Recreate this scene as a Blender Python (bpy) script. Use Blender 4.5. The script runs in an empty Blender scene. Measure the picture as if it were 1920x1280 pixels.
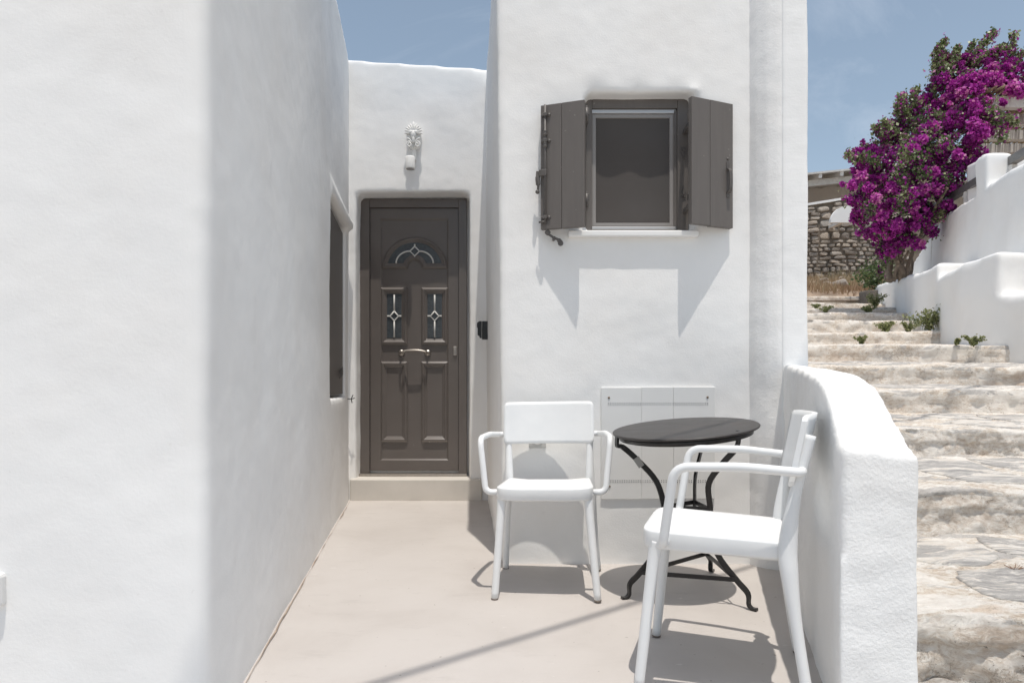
import bpy, bmesh, math, random
from mathutils import Vector, Matrix, noise
import numpy as np

R = math.radians
random.seed(7)
sc = bpy.context.scene
col = sc.collection

# ------------------------------------------------------------------ camera
EYE = 0.885
cd = bpy.data.cameras.new('camera')
cam = bpy.data.objects.new('camera', cd)
col.objects.link(cam)
cam.location = (0, 0, EYE)
cam.rotation_euler = (R(90), 0, 0)
cd.sensor_width = 36
cd.lens = 23.44
cd.shift_y = 0.0417
cd.clip_end = 2000
cd.clip_start = 0.05
sc.camera = cam

# ------------------------------------------------------------------ light
SUN_DIR = Vector((-0.058, 0.230, -1.0)).normalized()     # direction the light travels
w = bpy.data.worlds.new('World')
sc.world = w
w.use_nodes = True
nt = w.node_tree
nt.nodes.clear()
wo = nt.nodes.new('ShaderNodeOutputWorld')
bg = nt.nodes.new('ShaderNodeBackground')
sky = nt.nodes.new('ShaderNodeTexSky')
sky.sky_type = 'NISHITA'
sky.sun_disc = False
sky.sun_elevation = R(76.6)
sky.sun_rotation = R(166)
sky.altitude = 0
sky.air_density = 1.0
sky.dust_density = 1.5
sky.ozone_density = 1.2
# thin cirrus, laid on the dome by direction
tc = nt.nodes.new('ShaderNodeTexCoord')
mp = nt.nodes.new('ShaderNodeMapping')
mp.inputs['Rotation'].default_value = (0.2, 0.5, 0.6)
mp.inputs['Scale'].default_value = (1.2, 6.0, 3.0)
nz = nt.nodes.new('ShaderNodeTexNoise')
nz.inputs['Scale'].default_value = 1.6
nz.inputs['Detail'].default_value = 9
nz.inputs['Roughness'].default_value = 0.62
nz.inputs['Distortion'].default_value = 0.6
cr = nt.nodes.new('ShaderNodeValToRGB')
cr.color_ramp.elements[0].position = 0.54
cr.color_ramp.elements[1].position = 0.92
cr.color_ramp.elements[1].color = (0.30, 0.30, 0.30, 1)
mx = nt.nodes.new('ShaderNodeMixRGB')
hs = nt.nodes.new('ShaderNodeHueSaturation')
hs.inputs['Saturation'].default_value = 0.74
hs.inputs['Hue'].default_value = 0.487
nt.links.new(tc.outputs['Generated'], mp.inputs['Vector'])
nt.links.new(mp.outputs['Vector'], nz.inputs['Vector'])
nt.links.new(nz.outputs['Fac'], cr.inputs['Fac'])
nt.links.new(cr.outputs['Color'], mx.inputs['Fac'])
nt.links.new(sky.outputs['Color'], hs.inputs['Color'])
nt.links.new(hs.outputs['Color'], mx.inputs['Color1'])
mx.inputs['Color2'].default_value = (7.0, 7.4, 8.0, 1)
nt.links.new(mx.outputs['Color'], bg.inputs['Color'])
bg.inputs['Strength'].default_value = 0.114
nt.links.new(bg.outputs['Background'], wo.inputs['Surface'])

sl = bpy.data.lights.new('sun', 'SUN')
sl.energy = 2.65
sl.angle = R(0.53)
sl.color = (1.0, 0.945, 0.87)
sun = bpy.data.objects.new('sun', sl)
col.objects.link(sun)
sun.rotation_euler = SUN_DIR.to_track_quat('-Z', 'Y').to_euler()

sc.view_settings.view_transform = 'Standard'
sc.view_settings.look = 'None'
sc.view_settings.gamma = 1
sc.view_settings.use_curve_mapping = False
sc.view_settings.exposure = 0.38
sc.render.engine = 'CYCLES'
sc.cycles.diffuse_bounces = 6
sc.cycles.max_bounces = 10

# ------------------------------------------------------------------ helpers
def tag(o, label=None, cat=None, group=None, kind=None):
    if label: o['label'] = label
    if cat: o['category'] = cat
    if group: o['group'] = group
    if kind: o['kind'] = kind
    return o

def empty(name, loc=(0, 0, 0), rz=0, label=None, cat=None, group=None, kind=None):
    o = bpy.data.objects.new(name, None)
    col.objects.link(o)
    o.empty_display_size = 0.1
    o.location = loc
    o.rotation_euler = (0, 0, rz)
    return tag(o, label, cat, group, kind)

def link_mesh(name, me, mat, parent=None, smooth=False):
    if mat is not None:
        if isinstance(mat, (list, tuple)):
            for m in mat: me.materials.append(m)
        elif not me.materials:
            me.materials.append(mat)
    if smooth:
        me.polygons.foreach_set('use_smooth', [True] * len(me.polygons))
    o = bpy.data.objects.new(name, me)
    col.objects.link(o)
    if parent is not None: o.parent = parent
    return o

def from_bm(name, bm, mat, parent=None, smooth=False):
    bmesh.ops.recalc_face_normals(bm, faces=bm.faces)
    me = bpy.data.meshes.new(name)
    bm.to_mesh(me); bm.free()
    return link_mesh(name, me, mat, parent, smooth)

def copy_tree(o, parent=None):
    c = o.copy()
    col.objects.link(c)
    c.parent = parent
    for ch in list(o.children):
        copy_tree(ch, c)
    return c

def bm_box(bm, x0, x1, y0, y1, z0, z1, mat=None, bev=0.0, M=None):
    vs = [bm.verts.new((x, y, z)) for x in (x0, x1) for y in (y0, y1) for z in (z0, z1)]
    idx = [(0, 1, 3, 2), (4, 6, 7, 5), (0, 4, 5, 1), (2, 3, 7, 6), (0, 2, 6, 4), (1, 5, 7, 3)]
    fs = [bm.faces.new([vs[i] for i in f]) for f in idx]
    if bev > 0:
        es = list({e for f in fs for e in f.edges})
        r = bmesh.ops.bevel(bm, geom=es, offset=bev, segments=2, affect='EDGES', profile=0.5)
        vs = list({v for f in r['faces'] for v in f.verts} | {v for v in vs if v.is_valid})
    if M is not None:
        bmesh.ops.transform(bm, matrix=M, verts=[v for v in vs if v.is_valid])
    return vs

def box_obj(name, x0, x1, y0, y1, z0, z1, mat, parent=None, bev=0.0, M=None):
    bm = bmesh.new()
    bm_box(bm, x0, x1, y0, y1, z0, z1, None, bev, M)
    return from_bm(name, bm, mat, parent)

def smooth_path(pts, n=6, closed=False):
    """Catmull-Rom through the points"""
    P = [Vector(p) for p in pts]
    out = []
    for i in range(len(P) - 1):
        p0 = P[max(i - 1, 0)]; p1 = P[i]; p2 = P[i + 1]; p3 = P[min(i + 2, len(P) - 1)]
        for k in range(n):
            t = k / n
            out.append(0.5 * ((2 * p1) + (-p0 + p2) * t + (2 * p0 - 5 * p1 + 4 * p2 - p3) * t * t + (-p0 + 3 * p1 - 3 * p2 + p3) * t ** 3))
    out.append(P[-1])
    return out

def fillet_path(pts, rad, n=6):
    P = [Vector(p) for p in pts]
    out = [P[0]]
    for i in range(1, len(P) - 1):
        a = (P[i - 1] - P[i]); b = (P[i + 1] - P[i])
        r = min(rad, a.length * 0.48, b.length * 0.48)
        s = P[i] + a.normalized() * r; e = P[i] + b.normalized() * r
        for k in range(n + 1):
            t = k / n
            out.append((1 - t) ** 2 * s + 2 * t * (1 - t) * P[i] + t * t * e)
    out.append(P[-1])
    return out

def bm_tube(bm, pts, rad, seg=12, cap=True):
    """rad: number, list, or list of (ra, rb) for an elliptic section"""
    P = [Vector(p) for p in pts]
    n = len(P)
    rr = rad if isinstance(rad, list) else [rad] * n
    t0 = (P[1] - P[0]).normalized()
    up = Vector((0, 0, 1)) if abs(t0.z) < 0.9 else Vector((0, 1, 0))
    u = t0.cross(up).normalized()
    rings = []
    for i in range(n):
        t = ((P[min(i + 1, n - 1)] - P[i]).normalized() + (P[i] - P[max(i - 1, 0)]).normalized()).normalized()
        u = (u - t * u.dot(t)).normalized()
        v = t.cross(u)
        r = rr[i]
        ra, rb = (r if isinstance(r, tuple) else (r, r))
        rings.append([bm.verts.new(P[i] + u * math.cos(2 * math.pi * k / seg) * ra + v * math.sin(2 * math.pi * k / seg) * rb) for k in range(seg)])
    for i in range(n - 1):
        for k in range(seg):
            f = bm.faces.new((rings[i][k], rings[i][(k + 1) % seg], rings[i + 1][(k + 1) % seg], rings[i + 1][k]))
            f.smooth = True
    if cap:
        bm.faces.new(rings[0][::-1]); bm.faces.new(rings[-1])

def tube_obj(name, pts, rad, mat, parent=None, seg=12):
    bm = bmesh.new()
    bm_tube(bm, pts, rad, seg)
    return from_bm(name, bm, mat, parent)

def bm_bar(bm, pts, side, w_list, t_list):
    """flat bar along pts; side = fixed out-of-plane unit vector; widths in the bending plane, thickness along side"""
    P = [Vector(p) for p in pts]; n = len(P); side = Vector(side).normalized()
    rings = []
    for i in range(n):
        t = (P[min(i + 1, n - 1)] - P[max(i - 1, 0)]).normalized()
        u = side.cross(t).normalized()
        a = u * w_list[i] / 2; b = side * t_list[i] / 2
        rings.append([bm.verts.new(P[i] + q) for q in (a + b, a - b, -a - b, -a + b)])
    for i in range(n - 1):
        for k in range(4):
            bm.faces.new((rings[i][k], rings[i][(k + 1) % 4], rings[i + 1][(k + 1) % 4], rings[i + 1][k]))
    bm.faces.new(rings[0][::-1]); bm.faces.new(rings[-1])

def lathe_bm(bm, prof, M=Matrix(), seg=20):
    rings = []
    for r, h in prof:
        rings.append([bm.verts.new(M @ Vector((r * math.cos(2 * math.pi * k / seg), r * math.sin(2 * math.pi * k / seg), h))) for k in range(seg)])
    for i in range(len(rings) - 1):
        for k in range(seg):
            f = bm.faces.new((rings[i][k], rings[i][(k + 1) % seg], rings[i + 1][(k + 1) % seg], rings[i + 1][k]))
            f.smooth = True
    bm.faces.new(rings[0][::-1]); bm.faces.new(rings[-1])

def offset_loop(loop, d):
    """inward offset of a counter-clockwise 2D loop"""
    n = len(loop); out = []
    for i in range(n):
        p0 = Vector(loop[i - 1]); p1 = Vector(loop[i]); p2 = Vector(loop[(i + 1) % n])
        a = (p1 - p0).normalized(); b = (p2 - p1).normalized()
        na = Vector((-a.y, a.x)); nb = Vector((-b.y, b.x))
        m = (na + nb)
        if m.length < 1e-6: m = na
        m.normalize()
        k = max(0.45, m.dot(na))
        out.append(p1 + m * d / k)
    return out

def moulding(name, loop, prof, yface, mat, parent, inner_cap=False):
    """raised frame in the x-z plane: loop of (x,z), prof list of (inset, height towards the viewer (-Y))"""
    bm = bmesh.new(); rings = []
    for ins, h in prof:
        L = offset_loop(loop, ins)
        rings.append([bm.verts.new((p[0], yface - h, p[1])) for p in L])
    n = len(loop)
    for i in range(len(rings) - 1):
        for k in range(n):
            bm.faces.new((rings[i][k], rings[i][(k + 1) % n], rings[i + 1][(k + 1) % n], rings[i + 1][k]))
    if inner_cap: bm.faces.new(rings[-1])
    return from_bm(name, bm, mat, parent)

def rect(x0, x1, z0, z1):
    return [(x0, z0), (x1, z0), (x1, z1), (x0, z1)]

# ------------------------------------------------------------------ materials
def new_mat(name):
    m = bpy.data.materials.new(name)
    m.use_nodes = True
    return m, m.node_tree, m.node_tree.nodes['Principled BSDF']

def N(t, kind, **kw):
    n = t.nodes.new(kind)
    for k, v in kw.items():
        if k in n.inputs: n.inputs[k].default_value = v
        else: setattr(n, k, v)
    return n

def noise_node(t, scale, detail=4, rough=0.55, stretch=(1, 1, 1), rot=(0, 0, 0), dist=0.0, coord='Object'):
    tc = t.nodes.new('ShaderNodeTexCoord')
    mp = t.nodes.new('ShaderNodeMapping')
    mp.inputs['Scale'].default_value = stretch
    mp.inputs['Rotation'].default_value = rot
    nz = N(t, 'ShaderNodeTexNoise', Scale=scale, Detail=detail, Roughness=rough, Distortion=dist)
    t.links.new(tc.outputs[coord], mp.inputs['Vector'])
    t.links.new(mp.outputs['Vector'], nz.inputs['Vector'])
    return nz.outputs['Fac']

def ramp(t, fac, stops):
    r = t.nodes.new('ShaderNodeValToRGB')
    els = r.color_ramp.elements
    while len(els) < len(stops): els.new(0.5)
    for e, (p, c) in zip(els, stops):
        e.position = p
        e.color = (c[0], c[1], c[2], 1) if isinstance(c, (tuple, list)) else (c, c, c, 1)
    t.links.new(fac, r.inputs['Fac'])
    return r.outputs['Color']

def mixc(t, fac, a, b, mode='MIX'):
    m = t.nodes.new('ShaderNodeMixRGB'); m.blend_type = mode
    for sock, v in ((m.inputs['Fac'], fac), (m.inputs['Color1'], a), (m.inputs['Color2'], b)):
        if isinstance(v, (int, float)): sock.default_value = v
        elif isinstance(v, (tuple, list)): sock.default_value = (v[0], v[1], v[2], 1)
        else: t.links.new(v, sock)
    return m.outputs['Color']

def bump(t, bsdf, layers):
    """layers: (height socket, strength, distance)"""
    prev = None
    for h, s, d in layers:
        b = N(t, 'ShaderNodeBump', Strength=s, Distance=d)
        t.links.new(h, b.inputs['Height'])
        if prev: t.links.new(prev, b.inputs['Normal'])
        prev = b.outputs['Normal']
    t.links.new(prev, bsdf.inputs['Normal'])

def plaster_mat(name, base=(0.85, 0.845, 0.83), lump=0.22, fine=0.5, streak=None, mid=(13, 1.35, 0.13), warm=(0.82, 0.805, 0.78)):
    m, t, b = new_mat(name)
    big = noise_node(t, 1.6, 5, 0.6)
    c = ramp(t, big, [(0.3, warm), (0.55, base), (0.75, tuple(min(1, x * 1.015) for x in base))])
    spots = noise_node(t, 26, 3, 0.7)
    c2 = mixc(t, ramp(t, spots, [(0.70, 0), (0.80, 0.35)]), c, (0.62, 0.60, 0.57))
    t.links.new(c2, b.inputs['Base Color'])
    b.inputs['Roughness'].default_value = 0.82
    b.inputs['Specular IOR Level'].default_value = 0.3
    lay = [(noise_node(t, 3.0, 3, 0.5), lump, 0.03), (noise_node(t, mid[0], 5, 0.62, stretch=(1, 1, mid[1])), mid[2], 0.006),
           (noise_node(t, 110, 4, 0.65), fine, 0.0016)]
    if streak:
        lay.insert(0, (noise_node(t, streak[0], 3, 0.55, stretch=streak[1], rot=streak[2]), streak[3], 0.02))
    bump(t, b, lay)
    return m

def plain(name, color, rough=0.5, metal=0.0, spec=0.5, nscale=None, namp=0.1, bs=0.0, bscale=200):
    m, t, b = new_mat(name)
    b.inputs['Roughness'].default_value = rough
    b.inputs['Metallic'].default_value = metal
    b.inputs['Specular IOR Level'].default_value = spec
    if nscale:
        f = noise_node(t, nscale, 5, 0.6)
        lo = tuple(x * (1 - namp) for x in color); hi = tuple(min(1, x * (1 + namp)) for x in color)
        t.links.new(ramp(t, f, [(0.3, lo), (0.7, hi)]), b.inputs['Base Color'])
        rr = ramp(t, noise_node(t, nscale * 2.3, 4, 0.6), [(0.3, max(0.02, rough - 0.08)), (0.7, min(1, rough + 0.08))])
        t.links.new(rr, b.inputs['Roughness'])
    else:
        b.inputs['Base Color'].default_value = (*color, 1)
    if bs > 0:
        bump(t, b, [(noise_node(t, bscale, 4, 0.6), bs, 0.001)])
    return m

M = {}
M['plaster'] = plaster_mat('whitewash_plaster')
M['plaster_grazed'] = plaster_mat('whitewash_brushed', streak=(2.2, (1.0, 1.0, 0.28), (R(18), 0, 0), 0.30), lump=0.25, fine=0.30)
M['plaster_front'] = plaster_mat('whitewash_smooth', lump=0.22, fine=0.32)
M['plaster_rough'] = plaster_mat('whitewash_roughcast', lump=0.35, fine=1.0, mid=(60, 1.0, 0.42), base=(0.85, 0.85, 0.84))
def trowel():
    m, t, b = new_mat('whitewash_trowelled')
    b.inputs['Base Color'].default_value = (0.85, 0.85, 0.84, 1)
    b.inputs['Roughness'].default_value = 0.85
    bump(t, b, [(noise_node(t, 2.5, 3, 0.5), 0.3, 0.03), (noise_node(t, 13, 4, 0.6, stretch=(0.5, 1, 3.0), dist=0.5), 0.16, 0.006), (noise_node(t, 90, 4, 0.6), 0.5, 0.0015)])
    return m
M['trowel'] = trowel()
M['plaster_strip'] = plaster_mat('whitewash_pebbly', lump=0.3, fine=0.7, mid=(40, 1.0, 0.28))

def floor_mat():
    m, t, b = new_mat('beige_screed')
    a = noise_node(t, 1.8, 6, 0.62, dist=0.4)
    c = ramp(t, a, [(0.28, (0.445, 0.410, 0.382)), (0.5, (0.49, 0.456, 0.428)), (0.75, (0.52, 0.487, 0.46))])
    d = noise_node(t, 7, 7, 0.7, stretch=(0.5, 1.6, 1))
    c = mixc(t, ramp(t, d, [(0.58, 0), (0.76, 0.55)]), c, (0.37, 0.34, 0.315))
    s = noise_node(t, 46, 2, 0.5)
    c = mixc(t, ramp(t, s, [(0.735, 0), (0.76, 0.7)]), c, (0.20, 0.17, 0.15))
    l = noise_node(t, 31, 3, 0.5, stretch=(0.4, 1, 1))
    c = mixc(t, ramp(t, l, [(0.72, 0), (0.76, 0.5)]), c, (0.66, 0.63, 0.60))
    t.links.new(c, b.inputs['Base Color'])
    b.inputs['Roughness'].default_value = 0.6
    bump(t, b, [(noise_node(t, 3.5, 4, 0.6), 0.25, 0.01), (noise_node(t, 60, 4, 0.6), 0.35, 0.0015)])
    return m
M['floor'] = floor_mat()
M['step_cream'] = plain('cream_painted_concrete', (0.60, 0.565, 0.515), 0.55, nscale=5, namp=0.06, bs=0.4, bscale=70)

def wood_paint(name, color, rough=0.42, spec=0.3):
    m, t, b = new_mat(name)
    g = noise_node(t, 30, 5, 0.6, stretch=(1.5, 1.5, 0.12))
    lo = tuple(x * 0.95 for x in color); hi = tuple(x * 1.05 for x in color)
    c = ramp(t, g, [(0.3, lo), (0.7, hi)])
    s = noise_node(t, 55, 2, 0.5)
    c = mixc(t, ramp(t, s, [(0.73, 0), (0.77, 0.5)]), c, (0.3, 0.28, 0.26))
    t.links.new(c, b.inputs['Base Color'])
    b.inputs['Roughness'].default_value = rough
    b.inputs['Specular IOR Level'].default_value = spec
    bump(t, b, [(noise_node(t, 70, 4, 0.6, stretch=(3, 3, 0.15)), 0.25, 0.001)])
    return m
def smooth_paint(name, color, rough):
    m, t, b = new_mat(name)
    f = noise_node(t, 4, 5, 0.6)
    c = ramp(t, f, [(0.3, tuple(x * 0.95 for x in color)), (0.7, tuple(x * 1.05 for x in color))])
    c = mixc(t, ramp(t, noise_node(t, 60, 2, 0.5), [(0.74, 0), (0.78, 0.4)]), c, (0.3, 0.28, 0.26))
    t.links.new(c, b.inputs['Base Color'])
    b.inputs['Roughness'].default_value = rough
    b.inputs['Specular IOR Level'].default_value = 0.42
    bump(t, b, [(noise_node(t, 160, 3, 0.6), 0.08, 0.0006)])
    return m
M['door'] = smooth_paint('taupe_door_paint', (0.130, 0.113, 0.103), 0.24)
M['shutter'] = wood_paint('taupe_shutter_paint', (0.142, 0.128, 0.118), 0.45)
M['iron_brown'] = plain('taupe_painted_iron', (0.10, 0.09, 0.083), 0.5, nscale=60, namp=0.15)
M['black_iron'] = plain('black_painted_iron', (0.014, 0.013, 0.013), 0.38, nscale=40, namp=0.3, bs=0.3, bscale=90)
M['iron_hook'] = plain('dark_iron', (0.02, 0.018, 0.017), 0.5)
def tabletop_mat():
    m, t, b = new_mat('black_worn_tabletop')
    a = noise_node(t, 5, 6, 0.65, stretch=(1, 2.2, 1), dist=0.8)
    t.links.new(ramp(t, a, [(0.35, (0.030, 0.027, 0.026)), (0.7, (0.062, 0.056, 0.053))]), b.inputs['Base Color'])
    t.links.new(ramp(t, a, [(0.3, 0.36), (0.7, 0.52)]), b.inputs['Roughness'])
    return m
M['tabletop'] = tabletop_mat()
def chair_mat():
    m, t, b = new_mat('white_chair_plastic')
    f = noise_node(t, 9, 5, 0.6)
    t.links.new(ramp(t, f, [(0.3, (0.715, 0.725, 0.725)), (0.7, (0.765, 0.77, 0.765))]), b.inputs['Base Color'])
    b.inputs['Roughness'].default_value = 0.42
    b.inputs['Specular IOR Level'].default_value = 0.4
    bump(t, b, [(noise_node(t, 380, 3, 0.6), 0.15, 0.0006)])
    return m
M['chair'] = chair_mat()
M['glide'] = plain('grey_glide', (0.16, 0.13, 0.11), 0.6)
M['steel'] = plain('satin_nickel', (0.42, 0.385, 0.35), 0.42, metal=1.0, nscale=40, namp=0.08)
M['alu'] = plain('bronze_aluminium', (0.28, 0.26, 0.245), 0.4, metal=0.0, spec=0.6)
M['alu_light'] = plain('pale_aluminium', (0.50, 0.49, 0.485), 0.35, metal=0.4)
M['white_metal'] = plain('white_powder_coat', (0.74, 0.735, 0.715), 0.42, nscale=6, namp=0.02)
M['white_plastic'] = plain('white_plastic', (0.72, 0.715, 0.70), 0.35)
M['grey_plastic'] = plain('light_grey_plastic', (0.5, 0.5, 0.49), 0.4)
M['dark_hole'] = plain('vent_hole_dark', (0.03, 0.03, 0.03), 0.8)
M['screw'] = plain('rusty_screw', (0.22, 0.16, 0.11), 0.55, metal=0.5)
M['black_plastic'] = plain('black_plastic', (0.012, 0.012, 0.014), 0.35)
M['lamp_white'] = plain('white_cast_lamp', (0.80, 0.79, 0.76), 0.6, bs=0.4, bscale=80)
M['lead_white'] = plain('white_leading', (0.62, 0.61, 0.58), 0.45)
M['sticker'] = plain('grey_sticker', (0.32, 0.31, 0.29), 0.5)
M['sticker_ink'] = plain('sticker_ink', (0.09, 0.09, 0.09), 0.6)
M['rail'] = plain('grey_painted_rail', (0.16, 0.155, 0.15), 0.5, nscale=20, namp=0.12)
M['cable'] = plain('black_cable', (0.02, 0.02, 0.02), 0.6)
def glass_mat():
    m, t, b = new_mat('dark_frosted_glass')
    f = noise_node(t, 60, 3, 0.6, stretch=(1, 1, 3))
    t.links.new(ramp(t, f, [(0.3, (0.035, 0.042, 0.048)), (0.7, (0.075, 0.085, 0.092))]), b.inputs['Base Color'])
    b.inputs['Roughness'].default_value = 0.22
    bump(t, b, [(noise_node(t, 120, 3, 0.6), 0.3, 0.001)])
    return m
M['glass'] = glass_mat()
def screen_mat():
    m, t, b = new_mat('insect_screen_mesh')
    f = noise_node(t, 3, 3, 0.5)
    c = ramp(t, f, [(0.3, (0.098, 0.088, 0.082)), (0.7, (0.108, 0.100, 0.096))])
    wv = N(t, 'ShaderNodeTexWave', Scale=75.0, Distortion=0.5)
    wv.bands_direction = 'Z'
    tc = t.nodes.new('ShaderNodeTexCoord'); t.links.new(tc.outputs['Object'], wv.inputs['Vector'])
    c = mixc(t, 0.18, c, wv.outputs['Color'], 'MULTIPLY')
    t.links.new(c, b.inputs['Base Color'])
    b.inputs['Roughness'].default_value = 0.9
    b.inputs['Specular IOR Level'].default_value = 0.1
    return m
M['screen'] = screen_mat()

def lane_mat(name, kind):
    m, t, b = new_mat(name)
    n1 = noise_node(t, 2.2, 7, 0.68, stretch=(0.7, 1.4, 1.6), dist=0.7)
    n2 = noise_node(t, 9, 8, 0.72, stretch=(0.8, 1, 1.6), dist=0.5)
    n3 = noise_node(t, 34, 7, 0.78, stretch=(0.7, 1, 1.3), dist=0.8)
    n4 = noise_node(t, 4.3, 6, 0.66, stretch=(0.5, 1.5, 1), dist=0.9)
    n6 = noise_node(t, 26, 12, 0.86, stretch=(0.7, 1.2, 1.5), dist=1.0)
    tcv = t.nodes.new('ShaderNodeTexCoord'); nv_ = N(t, 'ShaderNodeTexNoise', Scale=5.0, Detail=6.0, Roughness=0.7)
    t.links.new(tcv.outputs['Object'], nv_.inputs['Vector'])
    mv = t.nodes.new('ShaderNodeMixRGB'); mv.inputs['Fac'].default_value = 0.30
    t.links.new(tcv.outputs['Object'], mv.inputs['Color1']); t.links.new(nv_.outputs['Color'], mv.inputs['Color2'])
    vo = N(t, 'ShaderNodeTexVoronoi', Scale=6.5); vo.feature = 'DISTANCE_TO_EDGE'
    t.links.new(mv.outputs['Color'], vo.inputs['Vector'])
    crack = ramp(t, vo.outputs['Distance'], [(0.0, 0.85), (0.018, 0.0)])
    crack = mixc(t, 1.0, crack, ramp(t, noise_node(t, 2.5, 3, 0.5), [(0.48, 0), (0.56, 1)]), 'MULTIPLY')
    n7 = noise_node(t, 3.1, 8, 0.70, stretch=(0.5, 1.8, 1.2), dist=1.4)
    if kind == 'riser':
        c = ramp(t, n6, [(0.36, (0.44, 0.35, 0.275)), (0.45, (0.65, 0.56, 0.47)), (0.52, (0.77, 0.705, 0.625)), (0.59, (0.86, 0.82, 0.755))])
        c = mixc(t, ramp(t, n7, [(0.49, 0), (0.55, 0.7)]), c, (0.86, 0.815, 0.75))
        c = mixc(t, ramp(t, n1, [(0.54, 0), (0.64, 0.55)]), c, (0.52, 0.39, 0.29))
        c = mixc(t, ramp(t, n3, [(0.62, 0), (0.65, 0.85)]), c, (0.15, 0.125, 0.105))
        c = mixc(t, crack, c, (0.36, 0.29, 0.23))
    elif kind == 'tread':
        c = ramp(t, n6, [(0.37, (0.42, 0.325, 0.245)), (0.45, (0.58, 0.49, 0.40)), (0.52, (0.69, 0.625, 0.54)), (0.58, (0.81, 0.775, 0.715))])
        c = mixc(t, ramp(t, n7, [(0.48, 0), (0.54, 0.7)]), c, (0.84, 0.81, 0.76))
        c = mixc(t, ramp(t, n4, [(0.54, 0), (0.565, 0.85)]), c, ramp(t, n6, [(0.40, (0.36, 0.345, 0.33)), (0.58, (0.58, 0.555, 0.525))]))
        c = mixc(t, ramp(t, n1, [(0.58, 0), (0.66, 0.5)]), c, (0.66, 0.52, 0.40))
        c = mixc(t, ramp(t, n3, [(0.63, 0), (0.66, 0.8)]), c, (0.22, 0.17, 0.13))
        c = mixc(t, crack, c, (0.38, 0.30, 0.23))
    elif kind == 'flag':
        n5 = noise_node(t, 7, 12, 0.86, stretch=(0.8, 5.5, 1), rot=(0, 0, 0.12), dist=0.5)
        c = ramp(t, n5, [(0.36, (0.25, 0.24, 0.23)), (0.46, (0.38, 0.365, 0.35)), (0.54, (0.49, 0.47, 0.445)), (0.61, (0.74, 0.705, 0.65))])
        c = mixc(t, ramp(t, n7, [(0.49, 0), (0.54, 0.85)]), c, ramp(t, n6, [(0.40, (0.68, 0.605, 0.52)), (0.58, (0.83, 0.80, 0.745))]))
        c = mixc(t, ramp(t, n3, [(0.64, 0), (0.68, 0.6)]), c, (0.76, 0.71, 0.64))
    t.links.new(c, b.inputs['Base Color'])
    b.inputs['Roughness'].default_value = 0.9
    b.inputs['Specular IOR Level'].default_value = 0.2
    bump(t, b, [(n2, 0.6, 0.018), (n6, 0.8, 0.010), (n3, 0.9, 0.008), (noise_node(t, 130, 5, 0.7), 0.6, 0.002)])
    return m
M['riser'] = lane_mat('weathered_riser', 'riser')
M['tread'] = lane_mat('limewashed_tread', 'tread')
M['flag'] = lane_mat('grey_schist_flagstone', 'flag')

def stone_mat(name, a, b_, c_):
    m, t, b = new_mat(name)
    oi = t.nodes.new('ShaderNodeObjectInfo')
    f = noise_node(t, 7, 6, 0.7, stretch=(0.6, 1, 1.5))
    c = ramp(t, f, [(0.3, a), (0.55, b_), (0.75, c_)])
    c = mixc(t, 0.55, c, ramp(t, oi.outputs['Random'], [(0.0, (0.32, 0.30, 0.28)), (0.35, (0.58, 0.48, 0.385)), (0.7, (0.46, 0.43, 0.395)), (1.0, (0.74, 0.64, 0.53))]))
    t.links.new(c, b.inputs['Base Color'])
    b.inputs['Roughness'].default_value = 0.92
    bump(t, b, [(noise_node(t, 18, 5, 0.7), 0.8, 0.03)])
    return m
M['stone'] = stone_mat('field_stone', (0.30, 0.26, 0.22), (0.50, 0.43, 0.36), (0.68, 0.60, 0.51))
M['mortar'] = plain('earth_mortar', (0.20, 0.165, 0.13), 0.95, nscale=5, namp=0.3, bs=0.6, bscale=25)
M['soil'] = plain('dry_soil', (0.27, 0.20, 0.145), 0.95, nscale=2.5, namp=0.35, bs=0.8, bscale=12)
M['dirt'] = plain('dusty_ground', (0.36, 0.31, 0.25), 0.95, nscale=0.5, namp=0.2)
M['white_wood'] = plain('whitewashed_wood', (0.68, 0.66, 0.63), 0.7, nscale=14, namp=0.12)
M['roof_board'] = plain('roof_boards', (0.55, 0.53, 0.50), 0.75, nscale=9, namp=0.12)
M['reed'] = plain('reed_cane', (0.30, 0.22, 0.14), 0.85, nscale=12, namp=0.35)
M['bark'] = plain('bougainvillea_bark', (0.23, 0.18, 0.135), 0.9, nscale=25, namp=0.35, bs=0.8, bscale=60)

def leafy(name, stops, transl=0.25, rough=0.6):
    m, t, b = new_mat(name)
    at = t.nodes.new('ShaderNodeAttribute'); at.attribute_name = 'shade'
    f = at.outputs['Fac']
    c = ramp(t, f, stops)
    t.links.new(c, b.inputs['Base Color'])
    b.inputs['Roughness'].default_value = rough
    tr = t.nodes.new('ShaderNodeBsdfTranslucent')
    t.links.new(c, tr.inputs['Color'])
    ms = t.nodes.new('ShaderNodeMixShader'); ms.inputs[0].default_value = transl
    out = t.nodes['Material Output']
    t.links.new(b.outputs[0], ms.inputs[1]); t.links.new(tr.outputs[0], ms.inputs[2])
    t.links.new(ms.outputs[0], out.inputs['Surface'])
    return m
M['bract'] = leafy('magenta_bracts', [(0.0, (0.19, 0.010, 0.15)), (0.45, (0.36, 0.018, 0.295)), (0.8, (0.58, 0.06, 0.47)), (1.0, (0.72, 0.30, 0.50))], 0.35)
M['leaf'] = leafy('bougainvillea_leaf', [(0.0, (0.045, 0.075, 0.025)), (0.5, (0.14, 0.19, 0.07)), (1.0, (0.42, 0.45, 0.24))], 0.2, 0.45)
M['weed'] = leafy('weed_leaf', [(0.0, (0.13, 0.15, 0.06)), (0.6, (0.27, 0.30, 0.12)), (1.0, (0.45, 0.43, 0.24))], 0.35)
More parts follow.
